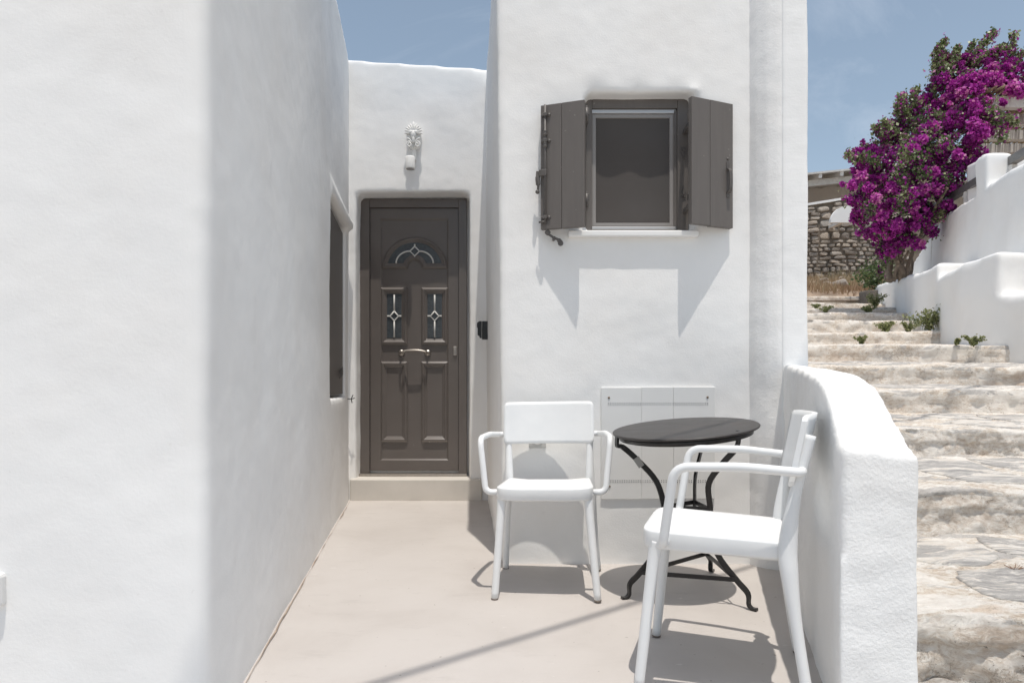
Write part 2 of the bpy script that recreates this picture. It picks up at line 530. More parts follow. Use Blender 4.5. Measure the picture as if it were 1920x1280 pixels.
M['straw'] = leafy('dry_straw', [(0.0, (0.25, 0.14, 0.08)), (0.45, (0.36, 0.25, 0.15)), (0.8, (0.50, 0.40, 0.26)), (1.0, (0.13, 0.15, 0.06))], 0.2, 0.8)

# ------------------------------------------------------------------ plaster volumes: solids fused by voxel remesh, softened, then uneven
def prism(bm, foot, z0, tops, batter=None):
    """foot: list of (x,y) ccw; tops: number or list of heights; batter: list of (dx,dy) applied at the top"""
    n = len(foot)
    if not isinstance(tops, (list, tuple)): tops = [tops] * n
    lo = [bm.verts.new((x, y, z0)) for x, y in foot]
    hi = [bm.verts.new((foot[i][0] + (batter[i][0] if batter else 0), foot[i][1] + (batter[i][1] if batter else 0), tops[i])) for i in range(n)]
    for i in range(n):
        bm.faces.new((lo[i], lo[(i + 1) % n], hi[(i + 1) % n], hi[i]))
    if n == 4: 
        bm.faces.new(lo[::-1]); bm.faces.new(hi)
    else:
        bmesh.ops.triangulate(bm, faces=[bm.faces.new(lo[::-1]), bm.faces.new(hi)])

def plaster(name, build, mat, parent, voxel=0.02, iters=8, amp=0.004, freq=1.6, amp2=0.0012):
    bm = bmesh.new()
    build(bm)
    bmesh.ops.recalc_face_normals(bm, faces=bm.faces)
    me = bpy.data.meshes.new(name); bm.to_mesh(me); bm.free()
    tmp = bpy.data.objects.new('tmp', me); col.objects.link(tmp)
    rm = tmp.modifiers.new('r', 'REMESH'); rm.mode = 'VOXEL'; rm.voxel_size = voxel; rm.adaptivity = 0
    if iters:
        sm = tmp.modifiers.new('s', 'SMOOTH'); sm.factor = 0.5; sm.iterations = iters
    dg = bpy.context.evaluated_depsgraph_get()
    out = bpy.data.meshes.new_from_object(tmp.evaluated_get(dg))
    bpy.data.objects.remove(tmp)
    out.name = name
    nv = len(out.vertices)
    co = np.empty(nv * 3, np.float32); out.vertices.foreach_get('co', co); co = co.reshape(-1, 3)
    no = np.empty(nv * 3, np.float32); out.vertices.foreach_get('normal', no); no = no.reshape(-1, 3)
    d = np.empty(nv, np.float32)
    nf = noise.noise
    for i in range(nv):
        x, y, z = co[i]
        d[i] = amp * nf((x * freq, y * freq, z * freq)) + amp * 0.6 * nf((x * freq * 2.7 + 9, y * freq * 2.7, z * freq * 2.7)) + amp2 * nf((x * 17, y * 17, z * 17))
    co = co + no * d[:, None]
    out.vertices.foreach_set('co', co.astype(np.float32).ravel())
    out.update()
    return link_mesh(name, out, mat, parent, True)

# ================================================================== SETTING
# ground sheet
bm = bmesh.new()
s = 600
for x, y in ((-s, -s), (s, -s), (s, s), (-s, s)): bm.verts.new((x, y, -0.35))
bm.faces.new(bm.verts)
g = from_bm('ground', bm, M['dirt']); tag(g, kind='structure')

# terrace floor
def grid_obj(name, x0, x1, y0, y1, nx, ny, fz, mat, parent=None, smooth=True):
    xs = np.linspace(x0, x1, nx + 1); ys = np.linspace(y0, y1, ny + 1)
    v = [(x, y, fz(x, y)) for y in ys for x in xs]
    f = [(j * (nx + 1) + i, j * (nx + 1) + i + 1, (j + 1) * (nx + 1) + i + 1, (j + 1) * (nx + 1) + i) for j in range(ny) for i in range(nx)]
    me = bpy.data.meshes.new(name); me.from_pydata(v, [], f)
    return link_mesh(name, me, mat, parent, smooth)
def lane_left(y): return 0.41 + 0.308 * min(max(y, 1.70), 3.30)
fl = grid_obj('terrace_floor', 0, 1, -4, 5.3, 130, 190, lambda x, y: 0.0, M['floor'])
for v in fl.data.vertices:
    x = -5 + v.co.x * (lane_left(v.co.y) + 5); v.co.x = x
    v.co.z = 0.0025 * noise.noise((x * 1.7, v.co.y * 1.7, 0))
tag(fl, kind='structure')

def joint(pts, seed):
    P = []
    for (a_, b_) in zip(pts, pts[1:]):
        for k in range(40): P.append((a_[0] + (b_[0] - a_[0]) * k / 40, a_[1] + (b_[1] - a_[1]) * k / 40))
    V = []; F = []
    for i, (x, y) in enumerate(P):
        jx = 0.004 * noise.noise((x * 9, y * 9, seed)); w = 0.0035 * max(0.0, noise.noise((x * 5, y * 5, seed + 3)) + 0.25) + 0.0004
        V += [(x + jx - w, y + jx - w * .3, 0.006), (x + jx + w, y + jx + w * .3, 0.006)]
        if i: F.append((2 * i - 2, 2 * i - 1, 2 * i + 1, 2 * i))
    me = bpy.data.meshes.new('floor_joint'); me.from_pydata(V, [], F)
    return link_mesh('floor_joint', me, M['joint'], fl)
M['joint'] = plain('brown_joint_dirt', (0.28, 0.215, 0.165), 0.95, nscale=20, namp=0.5)
joint([(-0.516 - 0.143 * 1.7 + .012, 1.7), (-0.516 - 0.143 * 3.4 + .012, 3.4), (-0.516 - 0.143 * 5.06 + .012, 5.06)], 1)
joint([(-0.06, 3.268), (0.55, 3.266), (1.15, 3.268)], 2)
joint([(-1.22, 5.060), (-0.23, 5.060)], 3)

# ================================================================== HOUSE ON THE LEFT
def lx(y): return -0.516 - 0.143 * y          # plan line of its alley face
house = empty('left_house', (-2.5, 3, 0), label='white plastered house with rounded corner left of the alley, narrow brown shuttered window', cat='house')
def b_left(bm):
    top = 3.38
    # deep body behind the niche skin
    prism(bm, [(-4.6, 1.63), (lx(1.63) - 0.16, 1.63), (lx(5.6) - 0.16, 5.6), (-4.6, 5.6)], -0.3, [top + .1, top, top, top])
    # front corner block up to the niche
    prism(bm, [(lx(1.6) - 0.5, 1.63), (lx(1.63), 1.63), (lx(4.02), 4.02), (lx(4.02) - 0.5, 4.02)], -0.3, [top + 0.01, top + .10, top, top], batter=[(0, 0), (0.0, 0.0), (-0.0, 0), (0, 0)])
    # beyond the niche
    prism(bm, [(lx(4.90) - 0.5, 4.90), (lx(4.90) - 0.004, 4.90), (lx(5.6), 5.6), (lx(5.6) - 0.5, 5.6)], -0.3, top)
    # below and above the niche
    prism(bm, [(lx(3.9) - 0.5, 3.9), (lx(3.9) - 0.004, 3.9), (lx(5.0), 5.0), (lx(5.0) - 0.5, 5.0)], -0.3, 0.80)
    prism(bm, [(lx(3.9) - 0.5, 3.9), (lx(3.9) - 0.004, 3.9), (lx(5.0), 5.0), (lx(5.0) - 0.5, 5.0)], 2.06, top)
    # soft hood over the niche
    prism(bm, [(lx(3.98) - 0.1, 3.98), (lx(3.98) + 0.012, 3.98), (lx(5.0) + 0.045, 5.0), (lx(5.0) - 0.1, 5.0)], 2.03, [2.11, 2.11, 2.10, 2.10])
plaster('wall', b_left, M['plaster_grazed'], None, 0.022, 5, 0.007, 1.1).name = 'house_wall'
hw = bpy.data.objects['house_wall']; hw.parent = house; hw.matrix_parent_inverse = house.matrix_world.inverted() if False else Matrix.Translation((2.5, -3, 0))

def adopt(o, p):
    """parent o to p keeping world coordinates written in o"""
    o.parent = p
    o.matrix_parent_inverse = (Matrix.Translation(p.location) @ Matrix.Rotation(p.rotation_euler.z, 4, 'Z')).inverted()
    return o

# narrow shutter in the niche
ang = math.atan2(-0.143, 1)
def b_nsh():
    bm = bmesh.new()
    L = 0.86
    bm_box(bm, -0.02, 0.0, 0.0, L, 0.815, 1.98)
    return bm
nsh = from_bm('shutter', b_nsh(), M['shutter'])
nsh.location = (lx(4.0) - 0.022, 4.0, 0); nsh.rotation_euler = (0, 0, -ang if False else math.atan(0.143))
adopt(nsh, house)
nsh['label'] = 'tall narrow taupe shutter in the alley niche'
hd = bmesh.new()
for k in range(5):
    zz = 0.955 + 0.012 * k
    bm_tube(hd, smooth_path([(0.006, 0.60, zz - .03), (0.02, 0.68, zz), (0.006, 0.76, zz - 0.01)], 4), 0.003, 6)
hdo = from_bm('latch', hd, M['iron_brown']); hdo.parent = nsh
# small hook by the niche
hk = bmesh.new()
bm_tube(hk, smooth_path([(lx(5.02) - .01, 5.02, 0.775), (lx(5.02) + 0.03, 5.0, 0.775), (lx(5.02) + 0.055, 5.0, 0.782)], 4), 0.0035, 6)
bm_tube(hk, smooth_path([(lx(5.02) + 0.035, 5.0, 0.745), (lx(5.02) + 0.032, 4.99, 0.775), (lx(5.02) + 0.042, 5.0, 0.805)], 4), 0.0035, 6)
adopt(from_bm('hook', hk, M['iron_hook']), house)

# light switch box on the front face
sw = empty('switch_box', (-1.29, 1.60, 0.385), label='white weatherproof switch box cut by the left picture edge, low on the house wall', cat='switch')
bm = bmesh.new(); bm_box(bm, -0.052, 0.052, 0.010, 0.05, -0.041, 0.041, None, 0.010); from_bm('housing', bm, M['white_plastic'], sw)
bm = bmesh.new(); bm_box(bm, -0.036, 0.036, 0.003, 0.0095, -0.030, 0.030, None, 0.003); from_bm('rocker', bm, M['white_plastic'], sw)

# ================================================================== ENTRANCE WALL WITH DOOR
ent = empty('entrance_house', (-0.75, 5.1, 0), label='white wall at the end of the alley with a brown panelled door', cat='house')
DX0, DX1, DZ0, DZ1 = -1.203, -0.356, 0.185, 2.34
def b_ent(bm):
    prism(bm, [(-1.7, 5.1), (-1.192, 5.1), (-1.196, 5.6), (-1.7, 5.6)], -0.3, 3.15)
    prism(bm, [(-0.326, 5.1), (0.4, 5.1), (0.4, 5.6), (-0.352, 5.6)], -0.3, 3.15)
    prism(bm, [(-1.7, 5.1), (0.4, 5.1), (0.4, 5.6), (-1.7, 5.6)], 2.352, [3.40, 3.25, 3.31, 3.46])
    prism(bm, [(-1.7, 5.28), (0.4, 5.28), (0.4, 5.6), (-1.7, 5.6)], -0.3, 3.2)
adopt(plaster('wall', b_ent, M['plaster'], None, 0.02, 6, 0.006, 1.9), ent)
adopt(box_obj('doorstep', -1.235, -0.228, 5.068, 5.30, -0.05, 0.166, M['step_cream'], None, 0.012), ent)
adopt(box_obj('threshold', -1.20, -0.352, 5.20, 5.29, 0.167, 0.186, M['steel'], None, 0.002), ent)

def PX(px): return (px - 960) / 238.5
def PZ(py): return 0.885 - (py - 720) / 238.5
door = empty('door', (0, 0, 0)); adopt(door, ent)
fr = bmesh.new()
FY = 5.235
bm_box(fr, DX0, PX(693), FY, 5.30, DZ0, DZ1, None, 0.003)
bm_box(fr, PX(860), DX1, FY, 5.30, DZ0, DZ1, None, 0.003)
bm_box(fr, PX(693) + .0005, PX(860) - .0005, FY, 5.30, PZ(389.5), DZ1, None, 0.003)
from_bm('door_frame', fr, M['door'], door)
LY = 5.252
leaf = from_bm('door_leaf', (lambda b: (bm_box(b, PX(693) + .003, PX(860) - .003, LY + 0.012, 5.29, PZ(882.5), PZ(389.5) - .003), b)[1])(bmesh.new()), M['door'], door)
def ccw(l): return l
moulding('leaf_border', rect(PX(693) + .004, PX(860) - .004, PZ(881.5), PZ(390.5)), [(0, -0.012), (0, 0.0), (0.077, 0.0), (0.0785, -0.0008), (0.0895, -0.0095), (0.091, -0.012)], LY, M['door'], door)
P2 = [(0, 0), (0.0015, 0.006), (0.0135, 0.016), (0.0165, 0.0175), (0.0215, 0.0175), (0.0245, 0.0155), (0.0345, 0.0075), (0.0385, 0.0072), (0.0465, 0.001), (0.048, 0.0005)]
LYf = LY + 0.012
def panel(x0, x1, y0, y1, deep=False):
    o = moulding('panel_moulding', rect(PX(x0), PX(x1), PZ(y1), PZ(y0)), P2, LYf, M['door'], door)
    bm = bmesh.new()
    ins = 0.047
    bm_box(bm, PX(x0) + ins, PX(x1) - ins, LYf - 0.002, LYf + .004, PZ(y1) + ins, PZ(y0) - ins)
    return o
def pane_rect(x0, x1, y0, y1):
    bm = bmesh.new()
    bm_box(bm, PX(x0), PX(x1), LYf - 0.004, LYf + 0.002, PZ(y1), PZ(y0))
    return from_bm('glass_pane', bm, M['glass'], door)
def came(pts_list, w=0.0075):
    bm = bmesh.new()
    for pts in pts_list:
        bm_tube(bm, [(PX(a), LYf - 0.006, PZ(b)) for a, b in pts], w, 6)
    return from_bm('leading', bm, M['lead_white'], door)
for (a, b) in ((713, 764), (789, 840)):
    panel(a, b, 538, 646)
    panel(a, b, 677, 829)
    c = (a + b) / 2
    pane_rect(a + 12, b - 12, 551, 633)
    came([[(c, 552), (c, 583)], [(c, 601), (c, 632)], [(c, 583), (c - 8, 592), (c, 601), (c + 8, 592), (c, 583)], [(a + 12, 592), (c - 8, 592)], [(c + 8, 592), (b - 12, 592)]], 0.0065)
# fanlight
cx, cy = 777.0, 503.0
loop = []
r0 = 62
loop.append((cx - r0, cy)); loop.append((cx - 15, cy))
for k in range(0, 9):
    a = math.pi - math.pi * k / 8
    loop.append((cx + 12.5 * math.cos(a), cy - 3 - 13 * math.sin(a)))
loop.append((cx + 15, cy)); loop.append((cx + r0, cy))
for k in range(1, 28):
    a = math.pi * k / 28
    loop.append((cx + r0 * math.cos(a), cy - 60 * math.sin(a)))
fan = [(PX(a), PZ(b)) for a, b in loop]
moulding('fanlight_moulding', fan, [(0, 0), (0.0015, 0.006), (0.0125, 0.015), (0.0155, 0.0165), (0.020, 0.0165), (0.031, 0.008), (0.035, 0.0078), (0.043, 0.002), (0.046, 0.0015)], LYf, M['door'], door)
gl = offset_loop(fan, 0.044)
bm = bmesh.new()
vs = [bm.verts.new((p[0], LYf - 0.0025, p[1])) for p in gl]
f = bm.faces.new(vs); bmesh.ops.triangulate(bm, faces=[f])
from_bm('glass_pane', bm, M['glass'], door)
arcL = [(cx - 35, 493)] + [(cx - 9 - 26 * math.sin(math.pi / 2 * (1 - k / 8)) , 493 - 23 * math.sin(math.pi / 2 * k / 8)) for k in range(1, 9)]
arcR = [(2 * cx - a, b) for a, b in arcL]
came([arcL, arcR, [(cx, 457), (cx, 462)], [(cx, 478), (cx, 483)], [(cx, 461), (cx - 9, 470), (cx, 479), (cx + 9, 470), (cx, 461)]], 0.0065)
# pull handle, lock plate
hbm = bmesh.new()
Mr = lambda px, py: Matrix.Translation((PX(px), LYf, PZ(py))) @ Matrix.Rotation(R(90), 4, 'X')
hpts = smooth_path([(PX(752), LYf - 0.01, PZ(661)), (PX(752.5), LYf - 0.06, PZ(660)), (PX(765), LYf - 0.068, PZ(657.5)), (PX(777), LYf - 0.07, PZ(656.8)), (PX(789), LYf - 0.068, PZ(657.5)), (PX(801), LYf - 0.06, PZ(660)), (PX(801.5), LYf - 0.01, PZ(661))], 5)
hd = tube_obj('door_handle', hpts, 0.0075, M['steel'], door, 10)
for px in (752, 801.5):
    bm = bmesh.new(); lathe_bm(bm, [(0.026, 0), (0.026, 0.004), (0.020, 0.010), (0.012, 0.014), (0.010, 0.02), (0.002, 0.02)], Mr(px, 661)); from_bm('handle_rosette', bm, M['steel'], door)
bm = bmesh.new(); bm_box(bm, PX(849.5), PX(856.5), LY - 0.008, LY + .002, PZ(666), PZ(649), None, 0.004); from_bm('lock_plate', bm, M['steel'], door)
bm = bmesh.new(); bm_box(bm, PX(851.5), PX(854.5), LY - 0.016, LY - .008, PZ(662), PZ(655), None, 0.002); from_bm('lock_cylinder', bm, M['alu'], door)

# wall lamp with palmette
lamp = empty('wall_lamp', (-0.745, 5.08, 2.66), label='white wall lamp with a palmette ornament above the brown door', cat='lamp')
bm = bmesh.new()
def blob(bm, c, s, rot=0, seg=10):
    m = Matrix.Translation(c) @ Matrix.Rotation(rot, 4, 'Y') @ Matrix.Diagonal((*s, 1))
    bmesh.ops.create_uvsphere(bm, u_segments=seg, v_segments=8, radius=1, matrix=m)
pb = bmesh.new()
pts = []
for k in range(24):
    a = 2 * math.pi * k / 24
    pts.append((0.058 * math.cos(a), 0.095 + 0.092 * math.sin(a) * (1.0 if math.sin(a) > 0 else 0.95)))
v0 = [pb.verts.new((x, 0.02, z)) for x, z in pts]; v1 = [pb.verts.new((x * 0.95, -0.030, z)) for x, z in pts]
for k in range(24): pb.faces.new((v0[k], v0[(k + 1) % 24], v1[(k + 1) % 24], v1[k]))
pb.faces.new(v1); pb.faces.new(v0[::-1])
from_bm('back_plate', pb, M['lamp_white'], lamp)
lb = bmesh.new()
for k in range(-5, 6):
    a = k * R(19)
    L = 0.036 if k else 0.044
    c0 = Vector((0, -0.032, 0.125))
    d = Vector((math.sin(a), 0, math.cos(a)))
    cc = c0 + d * (0.036 if k else 0.04) * (1.0 if abs(k) < 4 else 0.95)
    blob(lb, cc + Vector((0, -.006, 0)), (0.0082 if k else 0.012, 0.014, L), a)
from_bm('leaves', lb, M['lamp_white'], lamp, True)
hb = bmesh.new()
blob(hb, (0, -0.040, 0.112), (0.026, 0.018, 0.034)); blob(hb, (-0.018, -0.043, 0.128), (0.02, 0.014, 0.015)); blob(hb, (0.018, -0.043, 0.128), (0.02, 0.014, 0.015)); blob(hb, (0, -0.044, 0.075), (0.012, 0.012, 0.034))
from_bm('heart', hb, M['lamp_white'], lamp, True)
for sgn in (-1, 1):
    sp = []
    for k in range(26):
        a = k / 25 * 3.6 * math.pi / 1.25
        r = 0.022 * (1 - k / 30)
        sp.append((sgn * (0.030 + r * math.cos(a + math.pi / 2) * -1), -0.045, 0.036 + r * math.sin(a + math.pi / 2)))
    bm = bmesh.new()
    bm_tube(bm, [(sgn * 0.004, -0.04, 0.012)] + sp, 0.0055, 8)
    bm_tube(bm, smooth_path([(sgn * 0.012, -0.042, 0.05), (sgn * 0.03, -0.045, 0.075), (sgn * 0.05, -0.04, 0.082)], 4), 0.005, 8)
    from_bm('volute', bm, M['lamp_white'], lamp)
sh = Matrix.Translation((-0.022, -0.055, -0.155))
bm = bmesh.new(); lathe_bm(bm, [(0.030, 0.0), (0.036, 0.0), (0.037, 0.006), (0.0355, 0.085), (0.033, 0.092), (0.012, 0.094)], sh, 28); from_bm('lamp_tube', bm, M['lamp_white'], lamp)
bm = bmesh.new(); lathe_bm(bm, [(0.0295, -0.002), (0.0295, 0.01)], sh, 28); from_bm('lens', bm, M['alu'], lamp)
bm = bmesh.new(); bm_box(bm, -0.037, -0.007, -0.05, 0.03, -0.075, -0.05, None, 0.004); bm_box(bm, -0.015, 0.015, -0.02, 0.03, -0.07, 0.02, None, 0.004); from_bm('bracket', bm, M['lamp_white'], lamp)

# ================================================================== TOWER WITH WINDOW
tower = empty('tower_house', (0.6, 3.28, 0), label='tall white plastered house block with open brown shutters beside the stepped lane', cat='house')
TY = 3.28; TH = 3.25
WX0, WX1, WZ0, WZ1 = 0.372, 0.888, 1.637, 2.322
def b_tower(bm):
    core = 3.385
    prism(bm, [(-0.062, core), (1.38, core), (1.42, 7.6), (-0.36, 7.6)], -0.3, TH - 0.05, batter=[(-0.026, 0), (0, 0), (0, 0), (-0.0, 0)])
    # front skin round the window
    prism(bm, [(-0.040, TY), (WX0 - 0.012, TY), (WX0 - 0.012, 3.6), (-0.073, 3.6)], -0.3, TH, batter=[(-0.040, 0), (0, 0), (0, 0), (-0.030, 0)])
    prism(bm, [(WX1 + 0.012, TY), (1.30, TY), (1.30, 3.6), (WX1 + 0.012, 3.6)], -0.3, TH)
    prism(bm, [(WX0 - 0.02, TY), (WX1 + 0.02, TY), (WX1 + .02, 3.6), (WX0 - .02, 3.6)], -0.3, WZ0 - 0.004)
    prism(bm, [(WX0 - 0.03, TY), (WX1 + 0.03, TY), (WX1 + .03, 3.6), (WX0 - .03, 3.6)], WZ1 + 0.060, TH)
    for i in range(14):
        xa = WX0 - 0.02 + (WX1 - WX0 + 0.04) * i / 14; xb = WX0 - 0.02 + (WX1 - WX0 + 0.04) * (i + 1) / 14 + 0.004
        dy = 0.008 + 0.007 * math.sin(i * 1.22 + 0.4) + (0.0 if i < 10 else -0.004 * (i - 9))
        prism(bm, [(xa, TY + dy), (xb, TY + dy), (xb, 3.6), (xa, 3.6)], WZ1 - 0.002, WZ1 + 0.075, batter=[(0, -dy), (0, -dy), (0, 0), (0, 0)])
adopt(plaster('wall', b_tower, M['plaster'], None, 0.0175, 5, 0.004, 2.0), tower)
def b_pil(bm):
    prism(bm, [(1.282, 3.166), (1.405, 3.160), (1.412, 3.5), (1.27, 3.5)], -0.3, TH + 0.05)
adopt(plaster('pilaster', b_pil, M['trowel'], None, 0.012, 5, 0.005, 2.0), tower)
def b_pil2(bm):
    prism(bm, [(1.160, 3.300), (1.186, 3.238), (1.222, 3.196), (1.268, 3.172), (1.315, 3.168), (1.330, 3.30)], -0.3, TH + 0.04)
adopt(plaster('rounded_pilaster', b_pil2, M['plaster_strip'], None, 0.012, 6, 0.006, 2.0), tower)
# lip below the window
adopt(box_obj('window_sill', 0.275, 0.910, 3.243, 3.40, 1.604, 1.634, M['plaster_front'], None, 0.006), tower)

win = empty('window', (0, 0, 0)); adopt(win, tower)
W = 3.28 / 1250
def QX(px, Y): return (px - 960) / 1250 * Y
def QZ(py, Y): return EYE - (py - 720) / 1250 * Y
fy = 3.355
fb = bmesh.new()
bm_box(fb, WX0, WX0 + 0.030, fy, 3.40, WZ0, WZ1, None, 0.003)
bm_box(fb, WX1 - 0.055, WX1, fy, 3.40, WZ0, WZ1, None, 0.003)
bm_box(fb, WX0 + .0305, WX1 - .0555, fy, 3.40, WZ1 - 0.050, WZ1, None, 0.003)
bm_box(fb, WX0 + .0305, WX1 - .0555, fy, 3.40, WZ0, WZ0 + 0.026, None, 0.003)
from_bm('window_frame', fb, M['shutter'], win)
ab = bmesh.new()
ax0, ax1, az0, az1 = WX0 + 0.031, WX1 - 0.070, WZ0 + 0.027, WZ1 - 0.072
moulding('screen_frame', rect(ax0, ax1, az0 + .015, az1), [(0, -0.03), (0, 0.0), (0.006, 0.002), (0.020, 0.002), (0.022, -0.004)], 3.372, M['alu'], win)
bm = bmesh.new(); bm_box(bm, ax1 - 0.001, WX1 - 0.0555, 3.365, 3.40, WZ0 + .03, WZ1 - .055, None, 0.002); from_bm('inner_jamb', bm, M['shutter'], win)
bm = bmesh.new(); bm_box(bm, ax0, ax1 + .01, 3.366, 3.40, az1 + 0.001, az1 + 0.021, None, 0.002); from_bm('head_track', bm, M['alu_light'], win)
bm = bmesh.new(); bm_box(bm, ax0, ax1 + .01, 3.358, 3.40, az0, az0 + 0.014, None, 0.002); from_bm('sill_track', bm, M['alu_light'], win)
bm = bmesh.new(); bm_box(bm, ax0 + 0.02, ax1 - .02, 3.377, 3.381, az0 + .03, az1 - .018); from_bm('insect_screen', bm, M['screen'], win)

def hinge(parent, x, y, z, s):
    bm = bmesh.new()
    bm_tube(bm, [(x, y, z - 0.035), (x, y, z + 0.035)], 0.0085, 8)
    bm_tube(bm, [(x, y, z + 0.035), (x, y, z + 0.043)], 0.006, 8)
    bm_box(bm, min(x, x + s * 0.045), max(x, x + s * 0.045), y - 0.004, y + 0.006, z, z + 0.03, None, 0.001)
    bm_box(bm, x - 0.010, x + 0.010, y, 3.36, z - 0.03, z - 0.012)
    return adopt(from_bm('hinge', bm, M['iron_brown']), parent)
def spade(x, z, up=1):
    bm = bmesh.new()
    pts = [(0, 0.045), (0.014, 0.008), (0.010, -0.004), (0.012, -0.016), (-0.012, -0.016), (-0.010, -0.004), (-0.014, 0.008)]
    a = [bm.verts.new((x + p[0], fy - 0.005, z + up * p[1])) for p in pts]
    b = [bm.verts.new((x + p[0], fy - 0.0005, z + up * p[1])) for p in pts]
    bm.faces.new(a); bm.faces.new(b[::-1])
    for k in range(7): bm.faces.new((a[k], a[(k + 1) % 7], b[(k + 1) % 7], b[k]))
    lathe_bm(bm, [(0.0045, 0.004), (0.003, 0.009), (0.0005, 0.0095)], Matrix.Translation((x, fy, z)) @ Matrix.Rotation(R(90), 4, 'X'), 8)
    from_bm('spade_plate', bm, M['iron_brown'], win)
spade(0.862, 2.06, -1); spade(0.862, 1.84, 1)
for z in (2.17, 1.775): hinge(win, 0.868, 3.235, z, -0.4)
for z in (2.19, 1.775): hinge(win, 0.362, 3.235, z, 0.3)

# shutters: local x from the hinge edge outwards, y depth, z up
def shutter(name_label, hx, hy, ox, oy, z0, z1, ribs, sgn):
    e = empty('shutter', (hx, hy, 0)); d = Vector((ox - hx, oy - hy, 0)); wd = d.length
    e.rotation_euler = (0, 0, math.atan2(d.y, d.x))
    e.parent = tower; e.matrix_parent_inverse = Matrix.Translation(tower.location).inverted()
    e['label'] = name_label
    cuts = [0] + ribs + [wd]
    # the side that looks at the viewer is -Y in world = local side +/-
    for k in range(len(cuts) - 1):
        bm = bmesh.new()
        bm_box(bm, cuts[k] + (0.0008 if k else 0), cuts[k + 1] - 0.0008, -0.013, 0.013, z0 + random.uniform(-.002, .002), z1 + random.uniform(-.002, .002), None, 0.0016)
        o = from_bm('plank', bm, M['shutter']); o.parent = e
    bk = 1 if sgn > 0 else -1
    for zz in (z0 + 0.08, z1 - 0.10):
        bm = bmesh.new()
        bm_box(bm, 0.01, wd - 0.01, min(bk * 0.0135, bk * 0.030), max(bk * 0.0135, bk * 0.030), zz, zz + 0.05, None, 0.002)
        o = from_bm('batten', bm, M['shutter']); o.parent = e
    return e, wd
# left shutter: direction runs to -x, so the viewer side is local +Y
eL, wL = shutter('left shutter leaf with a long iron bolt rod', 0.3485, 3.180, 0.143, 3.250, 1.635, 2.238, [0.112], -1)
eR, wR = shutter('right shutter leaf with a small pull handle', 0.846, 3.168, 1.073, 3.263, 1.646, 2.249, [0.108], 1)
def rodparts():
    v = 0.013
    xr = wL - 0.026
    bm = bmesh.new()
    bm_tube(bm, [(xr, v + 0.012, 1.660), (xr, v + 0.012, 2.232)], 0.0062, 8)
    for z in (2.092, 2.035): lathe_bm(bm, [(0.006, -0.012), (0.011, -0.006), (0.011, 0.0), (0.007, 0.006), (0.012, 0.012), (0.006, 0.018)], Matrix.Translation((xr, v + 0.012, z)), 10)
    o = from_bm('bolt_rod', bm, M['iron_brown']); o.parent = eL
    for z in (2.185, 2.06, 1.690):
        b = bmesh.new()
        bm_box(b, xr - 0.010, xr + 0.010, v, v + 0.021, z - 0.009, z + 0.009, None, 0.003)
        lathe_bm(b, [(0.009, 0), (0.009, 0.004), (0.004, 0.007), (0.0005, 0.007)], Matrix.Translation((xr - 0.017, v, z)) @ Matrix.Rotation(R(-90), 4, 'X'), 10)
        lathe_bm(b, [(0.009, 0), (0.009, 0.004), (0.004, 0.007), (0.0005, 0.007)], Matrix.Translation((xr + 0.015, v, z)) @ Matrix.Rotation(R(-90), 4, 'X'), 10)
        o = from_bm('rod_clip', b, M['iron_brown']); o.parent = eL
    b = bmesh.new()
    bm_box(b, xr - 0.009, xr + 0.030, v + 0.006, v + 0.022, 1.888, 1.920, None, 0.004)
    bm_tube(b, smooth_path([(xr + 0.036, v + 0.012, 1.915), (xr + 0.037, v + 0.014, 1.885), (xr + 0.034, v + 0.014, 1.85), (xr + 0.036, v + 0.012, 1.822)], 5), [(0.009, .005)] * 5 + [(0.012, .006)] * 6 + [(0.006, .005)] * 5, 10)
    lathe_bm(b, [(0.004, -0.01), (0.010, -0.004), (0.010, 0.004), (0.004, 0.01)], Matrix.Translation((xr + 0.038, v + 0.014, 1.815)), 10)
    o = from_bm('bolt_lever', b, M['iron_brown']); o.parent = eL
    b = bmesh.new(); bm_tube(b, [(xr + 0.03, v + 0.012, 1.668), (xr, v + 0.016, 1.668)], 0.005, 8)
    o = from_bm('bolt_tip', b, M['iron_brown']); o.parent = eL
rodparts()
def pull():
    v = -0.013; x = wR - 0.033
    b = bmesh.new()
    bm_box(b, x - 0.010, x + 0.010, v - 0.004, v, 1.925, 1.962, None, 0.002)
    bm_box(b, x - 0.010, x + 0.010, v - 0.004, v, 1.79, 1.815, None, 0.002)
    lathe_bm(b, [(0.007, 0), (0.007, 0.003), (0.0005, 0.004)], Matrix.Translation((x, v, 1.978)) @ Matrix.Rotation(R(90), 4, 'X'), 10)
    bm_bar(b, smooth_path([(x, v - 0.002, 1.93), (x, v - 0.020, 1.915), (x, v - 0.023, 1.87), (x, v - 0.020, 1.825), (x, v - 0.002, 1.812)], 4), (1, 0, 0), [0.006] * 17, [0.019] * 17)
    o = from_bm('pull_handle', b, M['iron_brown']); o.parent = eR
pull()
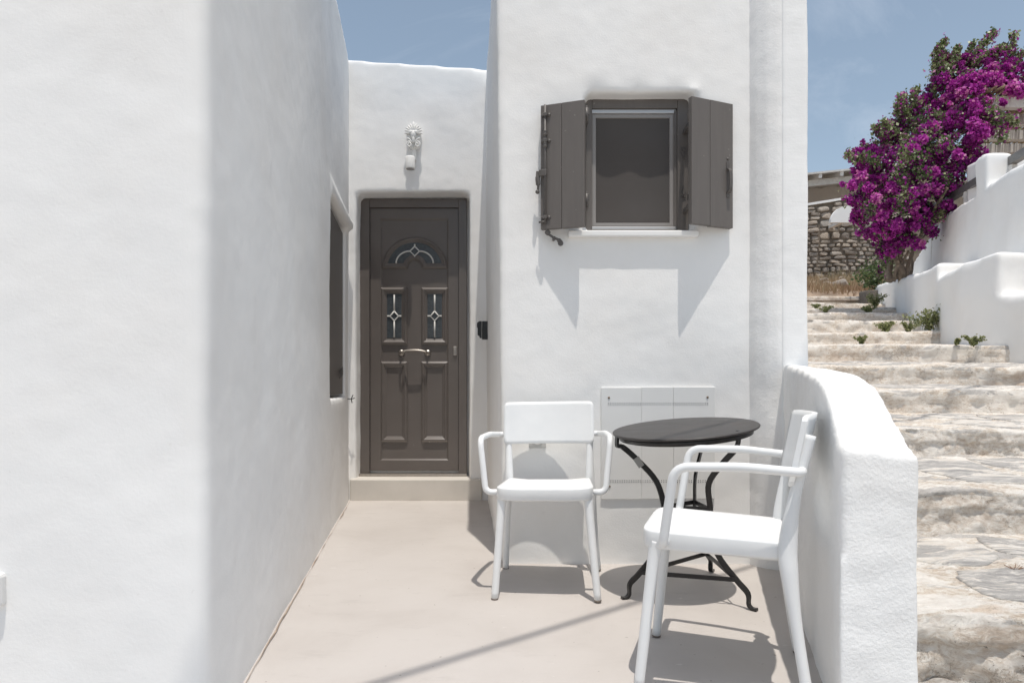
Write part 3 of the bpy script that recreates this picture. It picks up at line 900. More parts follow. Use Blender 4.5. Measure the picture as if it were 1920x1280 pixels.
# shutter dog under the left leaf
b = bmesh.new()
Yd = 3.235
sp = [(1031, 431), (1036, 440), (1042, 446), (1048, 450), (1054, 455)]
bm_tube(b, smooth_path([(QX(a, Yd), Yd, QZ(c, Yd)) for a, c in [(1024, 433), (1030, 440), (1039, 446), (1046, 449), (1052, 455)]], 5), [(0.004, 0.011)] * 5 + [(0.004, .006)] * 6 + [(0.004, 0.0065)] * 5 + [(0.004, .011)] * 5, 10)
lathe_bm(b, [(0.013, -0.003), (0.014, 0.0), (0.013, 0.003)], Matrix.Translation((QX(1027, Yd), Yd, QZ(436, Yd))) @ Matrix.Rotation(R(90), 4, 'X'), 12)
lathe_bm(b, [(0.013, -0.003), (0.014, 0.0), (0.013, 0.003)], Matrix.Translation((QX(1051, Yd), Yd, QZ(456, Yd))) @ Matrix.Rotation(R(90), 4, 'X'), 12)
bm_tube(b, [(QX(1039, Yd), Yd - 0.008, QZ(446, Yd)), (QX(1039, Yd), 3.30, QZ(446, Yd))], 0.007, 8)
adopt(from_bm('shutter_dog', b, M['iron_brown']), tower)

# vented metal cover
cov = empty('vented_cover', (0.716, 3.294, 0.597), label='flat white metal cover with rows of vent holes on the wall behind the black table', cat='panel')
bm = bmesh.new(); bm_box(bm, -0.268, 0.270, -0.012, 0.04, -0.262, 0.262); from_bm('back_box', bm, M['white_metal'], cov)
for x0, x1, dy, dz in ((-0.279, -0.0799, 0.0, -0.002), (-0.0798, 0.0756, -0.0008, 0.0), (0.0763, 0.280, 0.0, 0.001)):
    bm = bmesh.new(); bm_box(bm, x0, x1, -0.024 + dy, -0.0125, -0.274 + dz, 0.274 + dz, None, 0.002); from_bm('panel', bm, M['white_metal'], cov)
bm = bmesh.new()
for (zc) in (0.196, 0.188, -0.183, -0.191):
    for k in range(44):
        x = -0.243 + 0.486 * k / 43
        bm_box(bm, x - 0.0015, x + 0.0015, -0.0259, -0.0240, zc - 0.0015, zc + 0.0015)
vh = from_bm('vent_holes', bm, M['dark_hole'], cov); vh['kind'] = 'stuff'
for x, z in ((-0.241, 0.222), (0.243, 0.224), (-0.238, -0.212), (0.246, -0.209)):
    bm = bmesh.new(); lathe_bm(bm, [(0.0055, 0), (0.0055, 0.002), (0.003, 0.0035), (0.0005, 0.0035)], Matrix.Translation((x, -0.0243, z)) @ Matrix.Rotation(R(90), 4, 'X'), 10); from_bm('screw', bm, M['screw'], cov)

# power socket behind the left chair
so = empty('power_socket', (0.125, 3.281, 0.614), label='square white power socket low on the wall behind the left chair back', cat='socket')
bm = bmesh.new(); bm_box(bm, -0.042, 0.042, -0.010, 0.03, -0.042, 0.042, None, 0.004); from_bm('cover_plate', bm, M['grey_plastic'], so)
bm = bmesh.new(); lathe_bm(bm, [(0.026, 0), (0.026, 0.003), (0.022, 0.003), (0.020, -0.002), (0.001, -0.002)], Matrix.Translation((0, -0.0105, 0)) @ Matrix.Rotation(R(90), 4, 'X'), 24); from_bm('socket_face', bm, M['white_plastic'], so)
bm = bmesh.new()
for x in (-.009, .009): bm_box(bm, x - .003, x + .003, -0.0125, -0.009, -0.003, 0.003)
from_bm('socket_holes', bm, M['dark_hole'], so)

# black key box on the side face of the tower
kb = empty('key_box', (-0.205, 4.86, 1.277), label='small black key box on the wall between door and tower', cat='key box')
bm = bmesh.new(); bm_box(bm, -0.012, 0.045, -0.02, 0.04, -0.066, 0.066, None, 0.004); from_bm('case', bm, M['black_plastic'], kb)
bm = bmesh.new(); bm_box(bm, -0.0155, -0.0125, -0.022, 0.04, -0.069, 0.066, None, 0.001); from_bm('seam_strip', bm, M['grey_plastic'], kb)
bm = bmesh.new()
pf = [(-0.016, -0.055), (-0.016, 0.066), (-0.034, 0.066), (-0.050, 0.052), (-0.050, 0.022), (-0.045, 0.018), (-0.045, -0.035), (-0.034, -0.040), (-0.030, -0.055)]
a = [bm.verts.new((x, -0.016, z)) for x, z in pf]; c = [bm.verts.new((x, 0.034, z)) for x, z in pf]
bm.faces.new(a); bm.faces.new(c[::-1])
for k in range(9): bm.faces.new((a[k], a[(k + 1) % 9], c[(k + 1) % 9], c[k]))
from_bm('cover', bm, M['black_plastic'], kb)

# ================================================================== LOW WALL
lw = None
def b_low(bm):
    ys = [1.70, 1.78, 1.86, 1.95, 2.05, 2.15, 2.3, 2.6, 2.9, 3.3]
    zi = [0.725, 0.765, 0.815, 0.865, 0.895, 0.91, 0.925, 0.950, 0.968, 0.985]
    zo = [0.700, 0.725, 0.76, 0.80, 0.85, 0.88, 0.905, 0.930, 0.945, 0.955]
    lo = []; hi = []
    for y, a, b_ in zip(ys, zi, zo):
        xi = 0.311 + 0.308 * y; xo = 0.518 + 0.308 * y
        lo.append((bm.verts.new((xi, y, -0.3)), bm.verts.new((xo, y, -0.3))))
        hi.append((bm.verts.new((xi + .004, y, a)), bm.verts.new((xo - .004, y, b_))))
    for i in range(len(ys) - 1):
        bm.faces.new((lo[i][0], lo[i + 1][0], hi[i + 1][0], hi[i][0]))
        bm.faces.new((lo[i][1], hi[i][1], hi[i + 1][1], lo[i + 1][1]))
        bm.faces.new((hi[i][0], hi[i + 1][0], hi[i + 1][1], hi[i][1]))
        bm.faces.new((lo[i][0], lo[i][1], lo[i + 1][1], lo[i + 1][0]))
    bm.faces.new((lo[0][0], hi[0][0], hi[0][1], lo[0][1]))
    bm.faces.new((lo[-1][0], lo[-1][1], hi[-1][1], hi[-1][0]))
lw = plaster('low_wall', b_low, M['plaster_rough'], None, 0.0125, 12, 0.005, 2.2, 0.0028)
tag(lw, 'low white rounded parapet wall between the terrace and the stone steps', 'wall')

# ================================================================== STEPPED LANE
WL = [(3.0, 4.15), (5.4, 4.20), (6.3, 4.25), (8.6, 5.10), (11.0, 5.96), (13, 6.6)]
def wx(y):
    if y <= WL[0][0]: return WL[0][1]
    for (a, xa), (b_, xb) in zip(WL, WL[1:]):
        if y <= b_: return xa + (xb - xa) * (y - a) / (b_ - a)
    return WL[-1][1]
SY = [-1.5, 1.90, 2.715, 3.635, 4.51, 5.10, 6.17, 7.0, 7.9, 8.6, 9.3, 10.1, 11.0]
ST = [0.00, 0.228, 0.446, 0.641, 0.856, 1.028, 1.255, 1.434, 1.643, 1.807, 1.956, 2.12, 2.337]
def edge_y(k, x):
    y = SY[k]
    if k in (5, 6): y -= max(0, x - 3.2) * 0.55
    if k >= 7: y -= 0.0
    return y + 0.055 * noise.noise((x * 1.3, k * 7.3, 0)) + 0.035 * noise.noise((x * 4.5, k * 3.1, 2)) + 0.014 * noise.noise((x * 15, k * 3.1, 5))
def tread_z(k, x, y):
    sl = 0.06 if k else 0.01
    base = ST[k] + sl * (y - SY[k]) + (0.02 * noise.noise((x * 0.8, k * 5.1, 4)))
    return base + 0.014 * noise.noise((x * 3.0, y * 3.0, k)) - 0.010 * abs(noise.noise((x * 8, y * 10, k + 5))) + 0.004 * noise.noise((x * 25, y * 25, k + 5)) + 0.0035 * noise.noise((x * 62, y * 62, k + 5))
lane = empty('lane_steps', (2.5, 2, 0), kind='structure')
def quad_strip(name, V, nx, ny, mats, matf, parent):
    f = [(j * (nx + 1) + i, j * (nx + 1) + i + 1, (j + 1) * (nx + 1) + i + 1, (j + 1) * (nx + 1) + i) for j in range(ny) for i in range(nx)]
    me = bpy.data.meshes.new(name); me.from_pydata(V, [], f)
    o = link_mesh(name, me, mats, None, True)
    me.polygons.foreach_set('material_index', [matf(j) for j in range(ny) for i in range(nx)])
    return adopt(o, parent) if parent else o
steps = []
for k in range(len(SY)):
    y1 = SY[k + 1] if k + 1 < len(SY) else SY[k] + 1.6
    x0 = 0.9 if k < 4 else 1.35
    nx = 420 if k in (1, 2, 3) else 210
    x1 = 4.35
    zlow = (ST[k - 1] if k else -0.3) - 0.12
    rows = []
    nr = 26 if k in (1, 2, 3) else 12; ntr = 90 if k in (1, 2, 3) else (34 if k < 6 else 12)
    V = []
    def xat(i, y): 
        xl = lane_left(y); return xl + (max(wx(y), 4.2) + 0.12 - xl) * i / nx
    for j in range(nr + 1):
        t = j / nr
        for i in range(nx + 1):
            x = xat(i, SY[k])
            ye = edge_y(k, x)
            zt = tread_z(k, x, ye)
            z = zlow + (zt - 0.012 - zlow) * t
            bul = 0.018 * noise.noise((x * 3.2, z * 6, k * 2.2)) + 0.016 * noise.noise((x * 9, z * 15, k)) - 0.012 * abs(noise.noise((x * 15, z * 20, k))) + 0.005 * noise.noise((x * 60, z * 75, k))
            lip = 0.012 * (1 if t > 0.8 else 0)
            V.append((x, ye - bul * (1 if 0 < j else 1) - lip + t * 0.03 - 0.02, z))
    for j in range(ntr + 1):
        t = (j / ntr)
        for i in range(nx + 1):
            x = xat(i, SY[k] + (y1 - SY[k]) * t)
            ye = edge_y(k, x) + 0.012
            yn = (edge_y(k + 1, x) if k + 1 < len(SY) else y1) + 0.10
            y = ye + (yn - ye) * t
            V.append((x, y, tread_z(k, x, y) + (0.0 if j else -0.004)))
    ny = nr + 1 + ntr
    st = quad_strip('step', V, nx, ny, [M['riser'], M['tread']], lambda j: 0 if j < nr - 1 else 1, lane)
    steps.append(st)
# flagstones bedded in the treads
def flagstone(k, cx, cy, a, b_, rot, parent):
    n = 16; bm = bmesh.new(); ring = []; ring2 = []; inner = []
    for i in range(n):
        t = 2 * math.pi * i / n
        rr = 1 + 0.22 * noise.noise((math.cos(t) * 1.1 + cx * 7, math.sin(t) * 1.1 + cy * 5, k)) + random.uniform(-0.05, 0.05)
        px = a * abs(math.cos(t)) ** 0.7 * math.copysign(1, math.cos(t)) * rr; py = b_ * abs(math.sin(t)) ** 0.7 * math.copysign(1, math.sin(t)) * rr
        x = cx + px * math.cos(rot) - py * math.sin(rot); y = cy + px * math.sin(rot) + py * math.cos(rot)
        ring.append((x, y)); 
    def zz(x, y, h): return tread_z(k, x, y) + h
    lo = [bm.verts.new((x, y, zz(x, y, -0.03))) for x, y in ring]
    up = [bm.verts.new((x, y, zz(x, y, 0.003))) for x, y in ring]
    mid = []
    for s_, h in ((0.90, 0.0060), (0.6, 0.008), (0.3, 0.007)):
        mid.append([bm.verts.new((cx + (x - cx) * s_, cy + (y - cy) * s_, zz(cx + (x - cx) * s_, cy + (y - cy) * s_, h) + random.uniform(-.0015, .0015))) for x, y in ring])
    c = bm.verts.new((cx, cy, zz(cx, cy, 0.008)))
    rs = [lo, up] + mid
    for q in range(len(rs) - 1):
        for i in range(n):
            f = bm.faces.new((rs[q][i], rs[q][(i + 1) % n], rs[q + 1][(i + 1) % n], rs[q + 1][i])); f.smooth = True
    for i in range(n):
        f = bm.faces.new((rs[-1][i], rs[-1][(i + 1) % n], c)); f.smooth = True
    o = from_bm('flagstone', bm, M['flag'])
    # sub-part of the step, world coordinates kept
    o.parent = parent
    o.matrix_parent_inverse = Matrix.Identity(4)
    return o
random.seed(21)
for k in range(1, 6):
    ya = SY[k] + 0.10; yb = SY[k + 1] - 0.05
    x = lane_left(SY[k + 1]) + 0.16 + random.uniform(0, 0.06)
    while x < 4.1:
        wd = random.uniform(0.22, 0.46)
        dep = yb - ya
        if dep > 0.55 and random.random() < 0.75:
            m_ = ya + dep * random.uniform(0.42, 0.58)
            rowsy = [(ya, m_), (m_, yb)]
        else: rowsy = [(ya, yb)]
        for (a_, b_) in rowsy:
            if random.random() < 0.86:
                flagstone(k, x + wd / 2 + random.uniform(-.03, .03), (a_ + b_) / 2, wd / 2 * 0.90, (b_ - a_) / 2 * 0.86, random.uniform(-0.12, 0.12), steps[k])
        x += wd + random.uniform(0.0, 0.03)

# hillside beyond the top step
def hz(x, y):
    z = 2.35 + (y - 11.0) * 0.215 if y < 15 else 3.21 + (y - 15) * 0.12
    return z + 0.10 * noise.noise((x * 0.8, y * 0.8, 1)) + 0.05 * noise.noise((x * 3, y * 3, 1)) if y > 11.3 else min(z, 2.25)
hs_ = grid_obj('hillside', 1.5, 30, 10.9, 45, 150, 130, hz, M['soil']); tag(hs_, kind='structure')
# earth behind the right-hand walls
eb = grid_obj('terrace_fill', 4.5, 30, 4.0, 11.0, 60, 20, lambda x, y: 1.9 + max(0, min(0.3, (y - 7) * 0.1)) if x > wx(y) + 0.2 else 0.5, M['soil']); tag(eb, kind='structure')

# dark stone block at the top of the lane
bm = bmesh.new(); bm_box(bm, 5.64, 5.85, 10.6, 10.85, 2.12, 2.385, None, 0.03)
for v in bm.verts: v.co += Vector([0.03 * noise.noise(v.co * 6 + Vector((i * 9, 0, 0))) for i in range(3)])
M['dark_stone'] = plain('dark_weathered_stone', (0.13, 0.115, 0.10), 0.95, nscale=7, namp=0.4, bs=0.9, bscale=18)
o = from_bm('stone_block', bm, M['dark_stone']); tag(o, 'dark squared stone block at the top of the steps against the white planter wall', 'stone block')

# ================================================================== PLANTER WALL (stepped) AND UPPER PARAPET
def wall_strip(bm, pts, thick, z0):
    """pts: (y, x_left_face, ztop)"""
    lo = []; hi = []
    for y, x, z in pts:
        lo.append((bm.verts.new((x, y, z0)), bm.verts.new((x + thick, y, z0))))
        hi.append((bm.verts.new((x, y, z)), bm.verts.new((x + thick, y, z))))
    for i in range(len(pts) - 1):
        bm.faces.new((lo[i][0], lo[i + 1][0], hi[i + 1][0], hi[i][0]))
        bm.faces.new((lo[i][1], hi[i][1], hi[i + 1][1], lo[i + 1][1]))
        bm.faces.new((hi[i][0], hi[i + 1][0], hi[i + 1][1], hi[i][1]))
        bm.faces.new((lo[i][0], lo[i][1], lo[i + 1][1], lo[i + 1][0]))
    bm.faces.new((lo[0][0], hi[0][0], hi[0][1], lo[0][1]))
    bm.faces.new((lo[-1][0], lo[-1][1], hi[-1][1], hi[-1][0]))
def b_planter(bm):
    T = 0.42
    wall_strip(bm, [(y, wx(y), z) for y, z in ((3.0, 1.60), (5.0, 1.63), (5.85, 1.65))], T, -0.3)
    wall_strip(bm, [(y, wx(y), z) for y, z in ((5.78, 2.045), (5.95, 2.04), (6.3, 2.03), (7.3, 2.02))], T, -0.3)
    wall_strip(bm, [(y, wx(y), z) for y, z in ((7.17, 2.20), (7.5, 2.19), (8.0, 2.215), (8.6, 2.29), (9.3, 2.34), (10.2, 2.44), (10.9, 2.50))], T, -0.3)
pw = plaster('planter_wall', b_planter, M['plaster'], None, 0.035, 6, 0.02, 1.2)
tag(pw, 'white stepped retaining wall along the right side of the stone steps', 'wall')
def px2(y): return wx(y) + 0.45
def b_upper(bm):
    wall_strip(bm, [(y, px2(y), z) for y, z in ((4.0, 2.92), (5.4, 2.92), (6.3, 2.925), (7.1, 2.95))], 0.30, -0.3)
    wall_strip(bm, [(y, px2(y), z) for y, z in ((6.96, 3.32), (7.33, 3.34))], 0.30, -0.3)
    wall_strip(bm, [(y, px2(y), z) for y, z in ((7.2, 2.965), (8.0, 3.03), (8.6, 3.06), (9.3, 2.92), (10.1, 2.74), (10.5, 2.60))], 0.30, -0.3)
uw = plaster('upper_parapet', b_upper, M['plaster'], None, 0.035, 6, 0.02, 1.2)
tag(uw, 'tall white parapet wall rising behind the planter wall under the bougainvillea', 'wall')
def b_back(bm):
    prism(bm, [(5.45, 7.7), (9.5, 7.7), (9.5, 8.0), (5.45, 8.0)], -0.3, 3.52)
bw = plaster('terrace_wall', b_back, M['plaster'], None, 0.05, 4, 0.01, 1.2)
tag(bw, 'white terrace wall behind the grey handrail at the right edge', 'wall')

# handrail
hr = empty('handrail', (5.1, 7.5, 2.9), label='sloping grey handrail with white posts above the parapet wall', cat='handrail')
def railp(t): return Vector((5.82, 9.3, 3.30)).lerp(Vector((4.86, 5.6, 3.16)), t)
bm = bmesh.new()
a, b_ = railp(0), railp(1)
sd = Vector((1, 0, 0))
bm_bar(bm, [railp(t / 6) for t in range(7)], (1, 0, -0.0), [0.085] * 7, [0.075] * 7)
adopt(from_bm('top_rail', bm, M['rail']), hr)
for t in (0.05, 0.2, 0.34, 0.5, 0.64, 0.8, 0.95):
    p = railp(t)
    adopt(box_obj('post', p.x - 0.03, p.x + 0.03, p.y - 0.03, p.y + 0.03, 2.0, p.z - 0.045, M['white_wood'], None, 0.004), hr)
for q, dz in enumerate((0.30,)):
    bm = bmesh.new(); bm_bar(bm, [railp(0) - Vector((0, 0, dz)), railp(1) - Vector((0, 0, dz))], (1, 0, 0), [0.04] * 2, [0.02] * 2)
    adopt(from_bm('lower_rail', bm, M['rail']), hr)

# pergola with reed roof
pg = empty('reed_pergola', (7.5, 9.5, 2), label='reed roofed pergola with pale beams behind the flowers', cat='pergola')
for x, y in ((8.9, 8.45), (8.0, 11.3), (9.2, 11.3)):
    adopt(box_obj('post', x - 0.06, x + 0.06, y - 0.06, y + 0.06, 1.9, 4.35, M['white_wood'], None, 0.005), pg)
for i, y in enumerate((8.4, 8.95, 9.5, 10.05, 10.6, 11.15)):
    z = 4.42
    adopt(box_obj('beam', y * 0.694, 9.4, y - 0.05, y + 0.05, z - 0.07 + .001 * i, z + 0.07, M['white_wood'], None, 0.005), pg)
random.seed(5)
bm = bmesh.new()
x = 5.75
while x < 9.5:
    r = random.uniform(0.008, 0.014)
    zo = 4.50 + random.uniform(0, 0.03)
    bm_tube(bm, [(x + random.uniform(-.02, .02), 8.2 + random.uniform(-.1, .05), zo), (x + random.uniform(-.03, .03), min(11.4, max(8.35, x / 0.685)), zo + random.uniform(0, .03))], r, 5)
    x += r * 2 + random.uniform(0.0, 0.012)
o = adopt(from_bm('reed_mat', bm, M['reed']), pg); o['kind'] = 'stuff'
bm = bmesh.new()
for i in range(11):
    y = 8.25 + i * 0.3
    bm_tube(bm, [(max(5.75, y * 0.69), y, 4.535 + .003 * (i % 2)), (9.5, y, 4.535)], 0.012, 5)
adopt(from_bm('reed_ties', bm, M['reed']), pg)
# reed blind hanging at the back of the pergola
for r_ in range(5):
    bm = bmesh.new(); x = 7.75; zt = 3.05 + 0.27 * r_
    while x < 9.3:
        bm_box(bm, x, x + 0.022, 11.40, 11.415, zt, zt + 0.235 + random.uniform(-.01, .01)); x += 0.026
    o = adopt(from_bm('blind_panel', bm, M['roof_board']), pg); o['kind'] = 'stuff'
for r_ in range(6):
    adopt(box_obj('blind_rail', 7.7, 9.35, 11.36, 11.395, 2.99 + 0.27 * r_, 3.035 + 0.27 * r_, M['white_wood']), pg)

# ================================================================== FAR STONE WALL, SHED ROOF
sw_ = empty('stone_wall', (7.5, 14.8, 3.2), label='brown dry stone wall beyond the top of the steps', cat='wall')
def wall_top(x): return 4.87 + (x - 6.6) * 0.16
bm = bmesh.new()
vs = [(4.5, 14.92, 2.8), (10.5, 14.92, 2.8), (10.5, 14.92, wall_top(10.5)), (4.5, 14.92, wall_top(4.5)), (4.5, 15.35, 2.8), (10.5, 15.35, 2.8), (10.5, 15.35, wall_top(10.5)), (4.5, 15.35, wall_top(4.5))]
V = [bm.verts.new(v) for v in vs]
for f in ((0, 1, 2, 3), (5, 4, 7, 6), (3, 2, 6, 7), (1, 5, 6, 2), (4, 0, 3, 7)): bm.faces.new([V[i] for i in f])
adopt(from_bm('mortar_core', bm, M['mortar']), sw_)
stone_meshes = []
random.seed(11)
for s_ in range(14):
    bm = bmesh.new()
    bmesh.ops.create_icosphere(bm, subdivisions=2, radius=1.0)
    ph = Vector((s_ * 13.1, 0, 0))
    for v in bm.verts:
        c = v.co.copy()
        # squared-off pebble
        c = Vector([math.copysign(abs(q) ** 0.55, q) for q in c])
        c *= 0.62 + 0.16 * noise.noise(v.co * 1.3 + ph)
        v.co = c
    me = bpy.data.meshes.new('stone'); bm.to_mesh(me); bm.free()
    me.materials.append(M['stone'])
    stone_meshes.append(me)
cnt = 0
cols_top = {}
placed = []
zrow = 3.05
while zrow < 5.5:
    hrow = random.choice((0.07, 0.085, 0.10, 0.13, 0.17))
    x = 6.40 + random.uniform(-.15, 0)
    while x < 8.75:
        wd = random.uniform(0.10, 0.34)
        if hrow > 0.12 and random.random() < 0.45:
            hh = hrow * random.uniform(0.4, 0.6)
            cells = [(zrow, hh), (zrow + hh, hrow - hh)]
        else: cells = [(zrow, hrow)]
        for (zc, hc) in cells:
            dz = 0.05 * noise.noise((x * 1.3, zc * 0.5, 7)) 
            if zc + dz + hc * 0.7 < wall_top(x): placed.append((x, zc + dz, wd, hc))
        x += wd
    zrow += hrow
random.shuffle(placed)
for (x, zc, wd, hc) in placed[:299]:
    o = bpy.data.objects.new('stone', random.choice(stone_meshes)); col.objects.link(o)
    o.scale = (wd * random.uniform(0.60, 0.70), random.uniform(.07, .11), hc * random.uniform(0.62, 0.74)); o.location = (x + wd / 2, 14.92 + random.uniform(-.02, .02), zc + hc / 2)
    o.rotation_euler = (random.uniform(-.1, .1), random.uniform(-.16, .16), 0)
    o.parent = sw_; o.matrix_parent_inverse = Matrix.Translation(sw_.location).inverted()
if len(placed) > 299:
    bm = bmesh.new()
    for (x, zc, wd, hc) in placed[299:]:
        me = random.choice(stone_meshes)
        mt = Matrix.Translation((x + wd / 2, 14.92, zc + hc / 2)) @ Matrix.Diagonal((wd * .65, .09, hc * .68, 1))
        n0 = len(bm.verts); bm.from_mesh(me)
        bm.verts.ensure_lookup_table()
        bmesh.ops.transform(bm, matrix=mt, verts=bm.verts[n0:])
    adopt(from_bm('filler_stones', bm, M['stone']), sw_)['kind'] = 'stuff'
print('STONES', len(placed))
# coping line
bm = bmesh.new()
bm_bar(bm, [(4.5, 15.1, wall_top(4.5) + .02), (10.5, 15.1, wall_top(10.5) + .02)], (0, 1, 0), [0.05] * 2, [0.5] * 2)
adopt(from_bm('coping', bm, M['plaster_front']), sw_)
# whitewashed round cap in front of the stone wall
bm = bmesh.new()
n = 16
pr = [(math.cos(math.pi * k / n) * 0.38, math.sin(math.pi * k / n) * 0.36) for k in range(n + 1)]
a = [bm.verts.new((7.12 + x, 14.1, 4.30 + z)) for x, z in pr]; c = [bm.verts.new((7.12 + x, 14.18, 4.30 + z)) for x, z in pr]
for k in range(n): bm.faces.new((a[k], a[k + 1], c[k + 1], c[k]))
bm.faces.new(a[::-1]); bm.faces.new(c); bm.faces.new((a[0], c[0], c[-1], a[-1]))
o = from_bm('round_cap', bm, M['plaster_front']); tag(o, 'pale rounded masonry cap showing left of the flowers before the stone wall', 'masonry cap')
adopt(from_bm('support', (lambda q: (bm_box(q, 7.07, 7.17, 14.18, 14.90, 4.36, 4.42), q)[1])(bmesh.new()), M['plaster_front']), o)

shed = empty('shed_roof', (8, 17, 4.9), label='white boarded shed roof with exposed rafters above the stone wall', cat='roof')
def roofz(y): return 6.02 - (y - 16.2) * 0.055
bm = bmesh.new()
SLX = 0.10
def rz(x, y): return 5.60 + (x - 4) * SLX + (y - 16.0) * 0.17
V = [bm.verts.new((x, y, rz(x, y) + h)) for h in (0, 0.045) for x, y in ((4, 16.0), (13, 16.0), (13, 19.6), (4, 19.6))]
for f in ((3, 2, 1, 0), (4, 5, 6, 7), (0, 1, 5, 4), (1, 2, 6, 5), (2, 3, 7, 6), (3, 0, 4, 7)): bm.faces.new([V[i] for i in f])
adopt(from_bm('roof_boards', bm, M['roof_board']), shed)
x = 4.3
while x < 12.8:
    bm = bmesh.new(); bm_bar(bm, [(x, 16.04, rz(x, 16.04) - 0.055), (x, 19.4, rz(x, 19.4) - 0.055)], (1, 0, 0), [0.10] * 2, [0.08] * 2)
    adopt(from_bm('rafter', bm, M['white_wood']), shed); x += 0.52
bm = bmesh.new(); bm_bar(bm, [(4, 16.4, rz(4, 16.4) - 0.19), (13, 16.4, rz(13, 16.4) - 0.19)], (0, 1, 0), [0.15] * 2, [0.12] * 2); adopt(from_bm('front_beam', bm, M['white_wood']), shed)
bm = bmesh.new(); bm_bar(bm, [(4, 19.5, rz(4, 19.5) - 1.3), (13, 19.5, rz(13, 19.5) - 1.3)], (0, 1, 0), [2.5] * 2, [0.10] * 2); adopt(from_bm('back_wall', bm, M['plaster_front']), shed)
for xx in (4.6, 7.0, 9.6, 12.2):
    adopt(box_obj('post', xx - .07, xx + .07, 16.34, 16.46, 3.7, rz(xx, 16.4) - 0.27, M['white_wood']), shed)

# ================================================================== PLANTS
def leaf_cloud(name, pts, size, mat, parent, seed, shade_fn=None, aspect=1.0, quadfold=True):
    rng = np.random.default_rng(seed)
    n = len(pts); P = np.array(pts, dtype=np.float64)
    a = rng.normal(size=(n, 3)); a /= np.linalg.norm(a, axis=1)[:, None]
    b = rng.normal(size=(n, 3)); b -= a * (a * b).sum(1)[:, None]; b /= np.linalg.norm(b, axis=1)[:, None]
    s = size * rng.uniform(0.65, 1.3, n)[:, None]
    c = np.cross(a, b)
    v = np.empty((n, 4, 3))
    v[:, 0] = P - a * s; v[:, 1] = P + b * s * 0.62 * aspect + c * s * 0.15; v[:, 2] = P + a * s; v[:, 3] = P - b * s * 0.62 * aspect + c * s * 0.15
    me = bpy.data.meshes.new(name)
    me.vertices.add(n * 4); me.vertices.foreach_set('co', v.astype(np.float32).ravel())
    me.loops.add(n * 4); me.loops.foreach_set('vertex_index', np.arange(n * 4, dtype=np.int32))
    me.polygons.add(n); me.polygons.foreach_set('loop_start', np.arange(0, n * 4, 4, dtype=np.int32)); me.polygons.foreach_set('loop_total', np.full(n, 4, np.int32))
    me.update(calc_edges=True)
    at = me.attributes.new('shade', 'FLOAT', 'FACE')
    sh = rng.uniform(0, 1, n) ** 1.2 if shade_fn is None else shade_fn(P, rng)
    at.data.foreach_set('value', sh.astype(np.float32))
    o = link_mesh(name, me, mat, parent)
    o['kind'] = 'stuff'
    return o

# bougainvillea: crown made of clumps; (x, y, z, radius, bloom share)
def C(px, py, Y): return (QX(px, Y), Y, QZ(py, Y))
bg_ = empty('bougainvillea', (5.40, 9.2, 2.3), label='large bougainvillea in magenta bloom spilling over the white walls', cat='bougainvillea')
clumps = [ # px, py, Y, r(px), bloom
 (1628, 315, 8.7, 34, .95), (1640, 360, 8.6, 44, .97), (1612, 300, 8.8, 20, .9), (1665, 400, 8.6, 46, .97), (1625, 350, 8.7, 36, .97), (1640, 410, 8.7, 34, .95),
 (1690, 330, 8.5, 50, .93), (1700, 390, 8.5, 46, .97), (1670, 445, 8.8, 36, .97), (1720, 430, 8.6, 34, .95), (1650, 285, 8.8, 32, .8), (1680, 265, 8.8, 36, .6),
 (1700, 235, 8.8, 32, .5), (1715, 285, 8.4, 44, .5), (1740, 330, 8.4, 44, .9), (1750, 375, 8.5, 34, .95), (1745, 260, 8.4, 46, .5), (1780, 300, 8.4, 44, .66), (1775, 345, 8.5, 28, .9),
 (1730, 210, 8.8, 34, .8), (1760, 195, 8.7, 40, .92), (1800, 260, 8.3, 44, .85), (1815, 300, 8.3, 28, .85), (1790, 170, 8.7, 46, .93), (1780, 225, 8.5, 40, .85),
 (1820, 215, 8.3, 40, .9), (1835, 255, 8.2, 30, .88), (1830, 150, 8.6, 44, .95), (1865, 145, 8.5, 38, .95), (1860, 200, 8.2, 18, .8), (1900, 155, 8.4, 32, .95), (1930, 165, 8.4, 40, .93), (1915, 135, 8.5, 24, .9), (1875, 120, 8.6, 24, .9),
 (1780, 130, 8.8, 26, .5), (1775, 115, 8.8, 14, .35), (1805, 125, 8.8, 22, .55), (1840, 110, 8.7, 20, .8), (1650, 445, 8.9, 20, .9), (1745, 405, 8.7, 26, .9), (1605, 370, 8.8, 18, .95), (1615, 395, 8.8, 20, .95),
 (1656, 468, 9.0, 9, .95), (1740, 400, 8.6, 18, .9), (1868, 232, 8.2, 16, .75), (1885, 225, 8.3, 14, .6), (1740, 215, 8.35, 15, .1), (1722, 285, 8.05, 17, .15), (1745, 245, 8.1, 15, .15), (1700, 300, 8.15, 15, .15), (1682, 330, 8.1, 14, .1), (1735, 318, 8.05, 12, .1), (1700, 360, 8.1, 12, .2), (1632, 392, 8.3, 12, .15), (1768, 272, 8.05, 12, .15), (1845, 195, 8.2, 12, .1), (1700, 210, 8.7, 20, .25), (1765, 150, 8.7, 18, .3), (1800, 215, 8.2, 12, .15), (1660, 262, 8.7, 16, .3), (1692, 392, 8.2, 8, .1), (1760, 340, 8.2, 12, .2), (1780, 395, 8.5, 8, .2), (1643, 300, 8.35, 14, .25),
 (1950, 190, 8.5, 40, .9), (1990, 180, 8.6, 46, .9)]
rng = np.random.default_rng(3)
bra = []; lea = []; brs = []; les = []
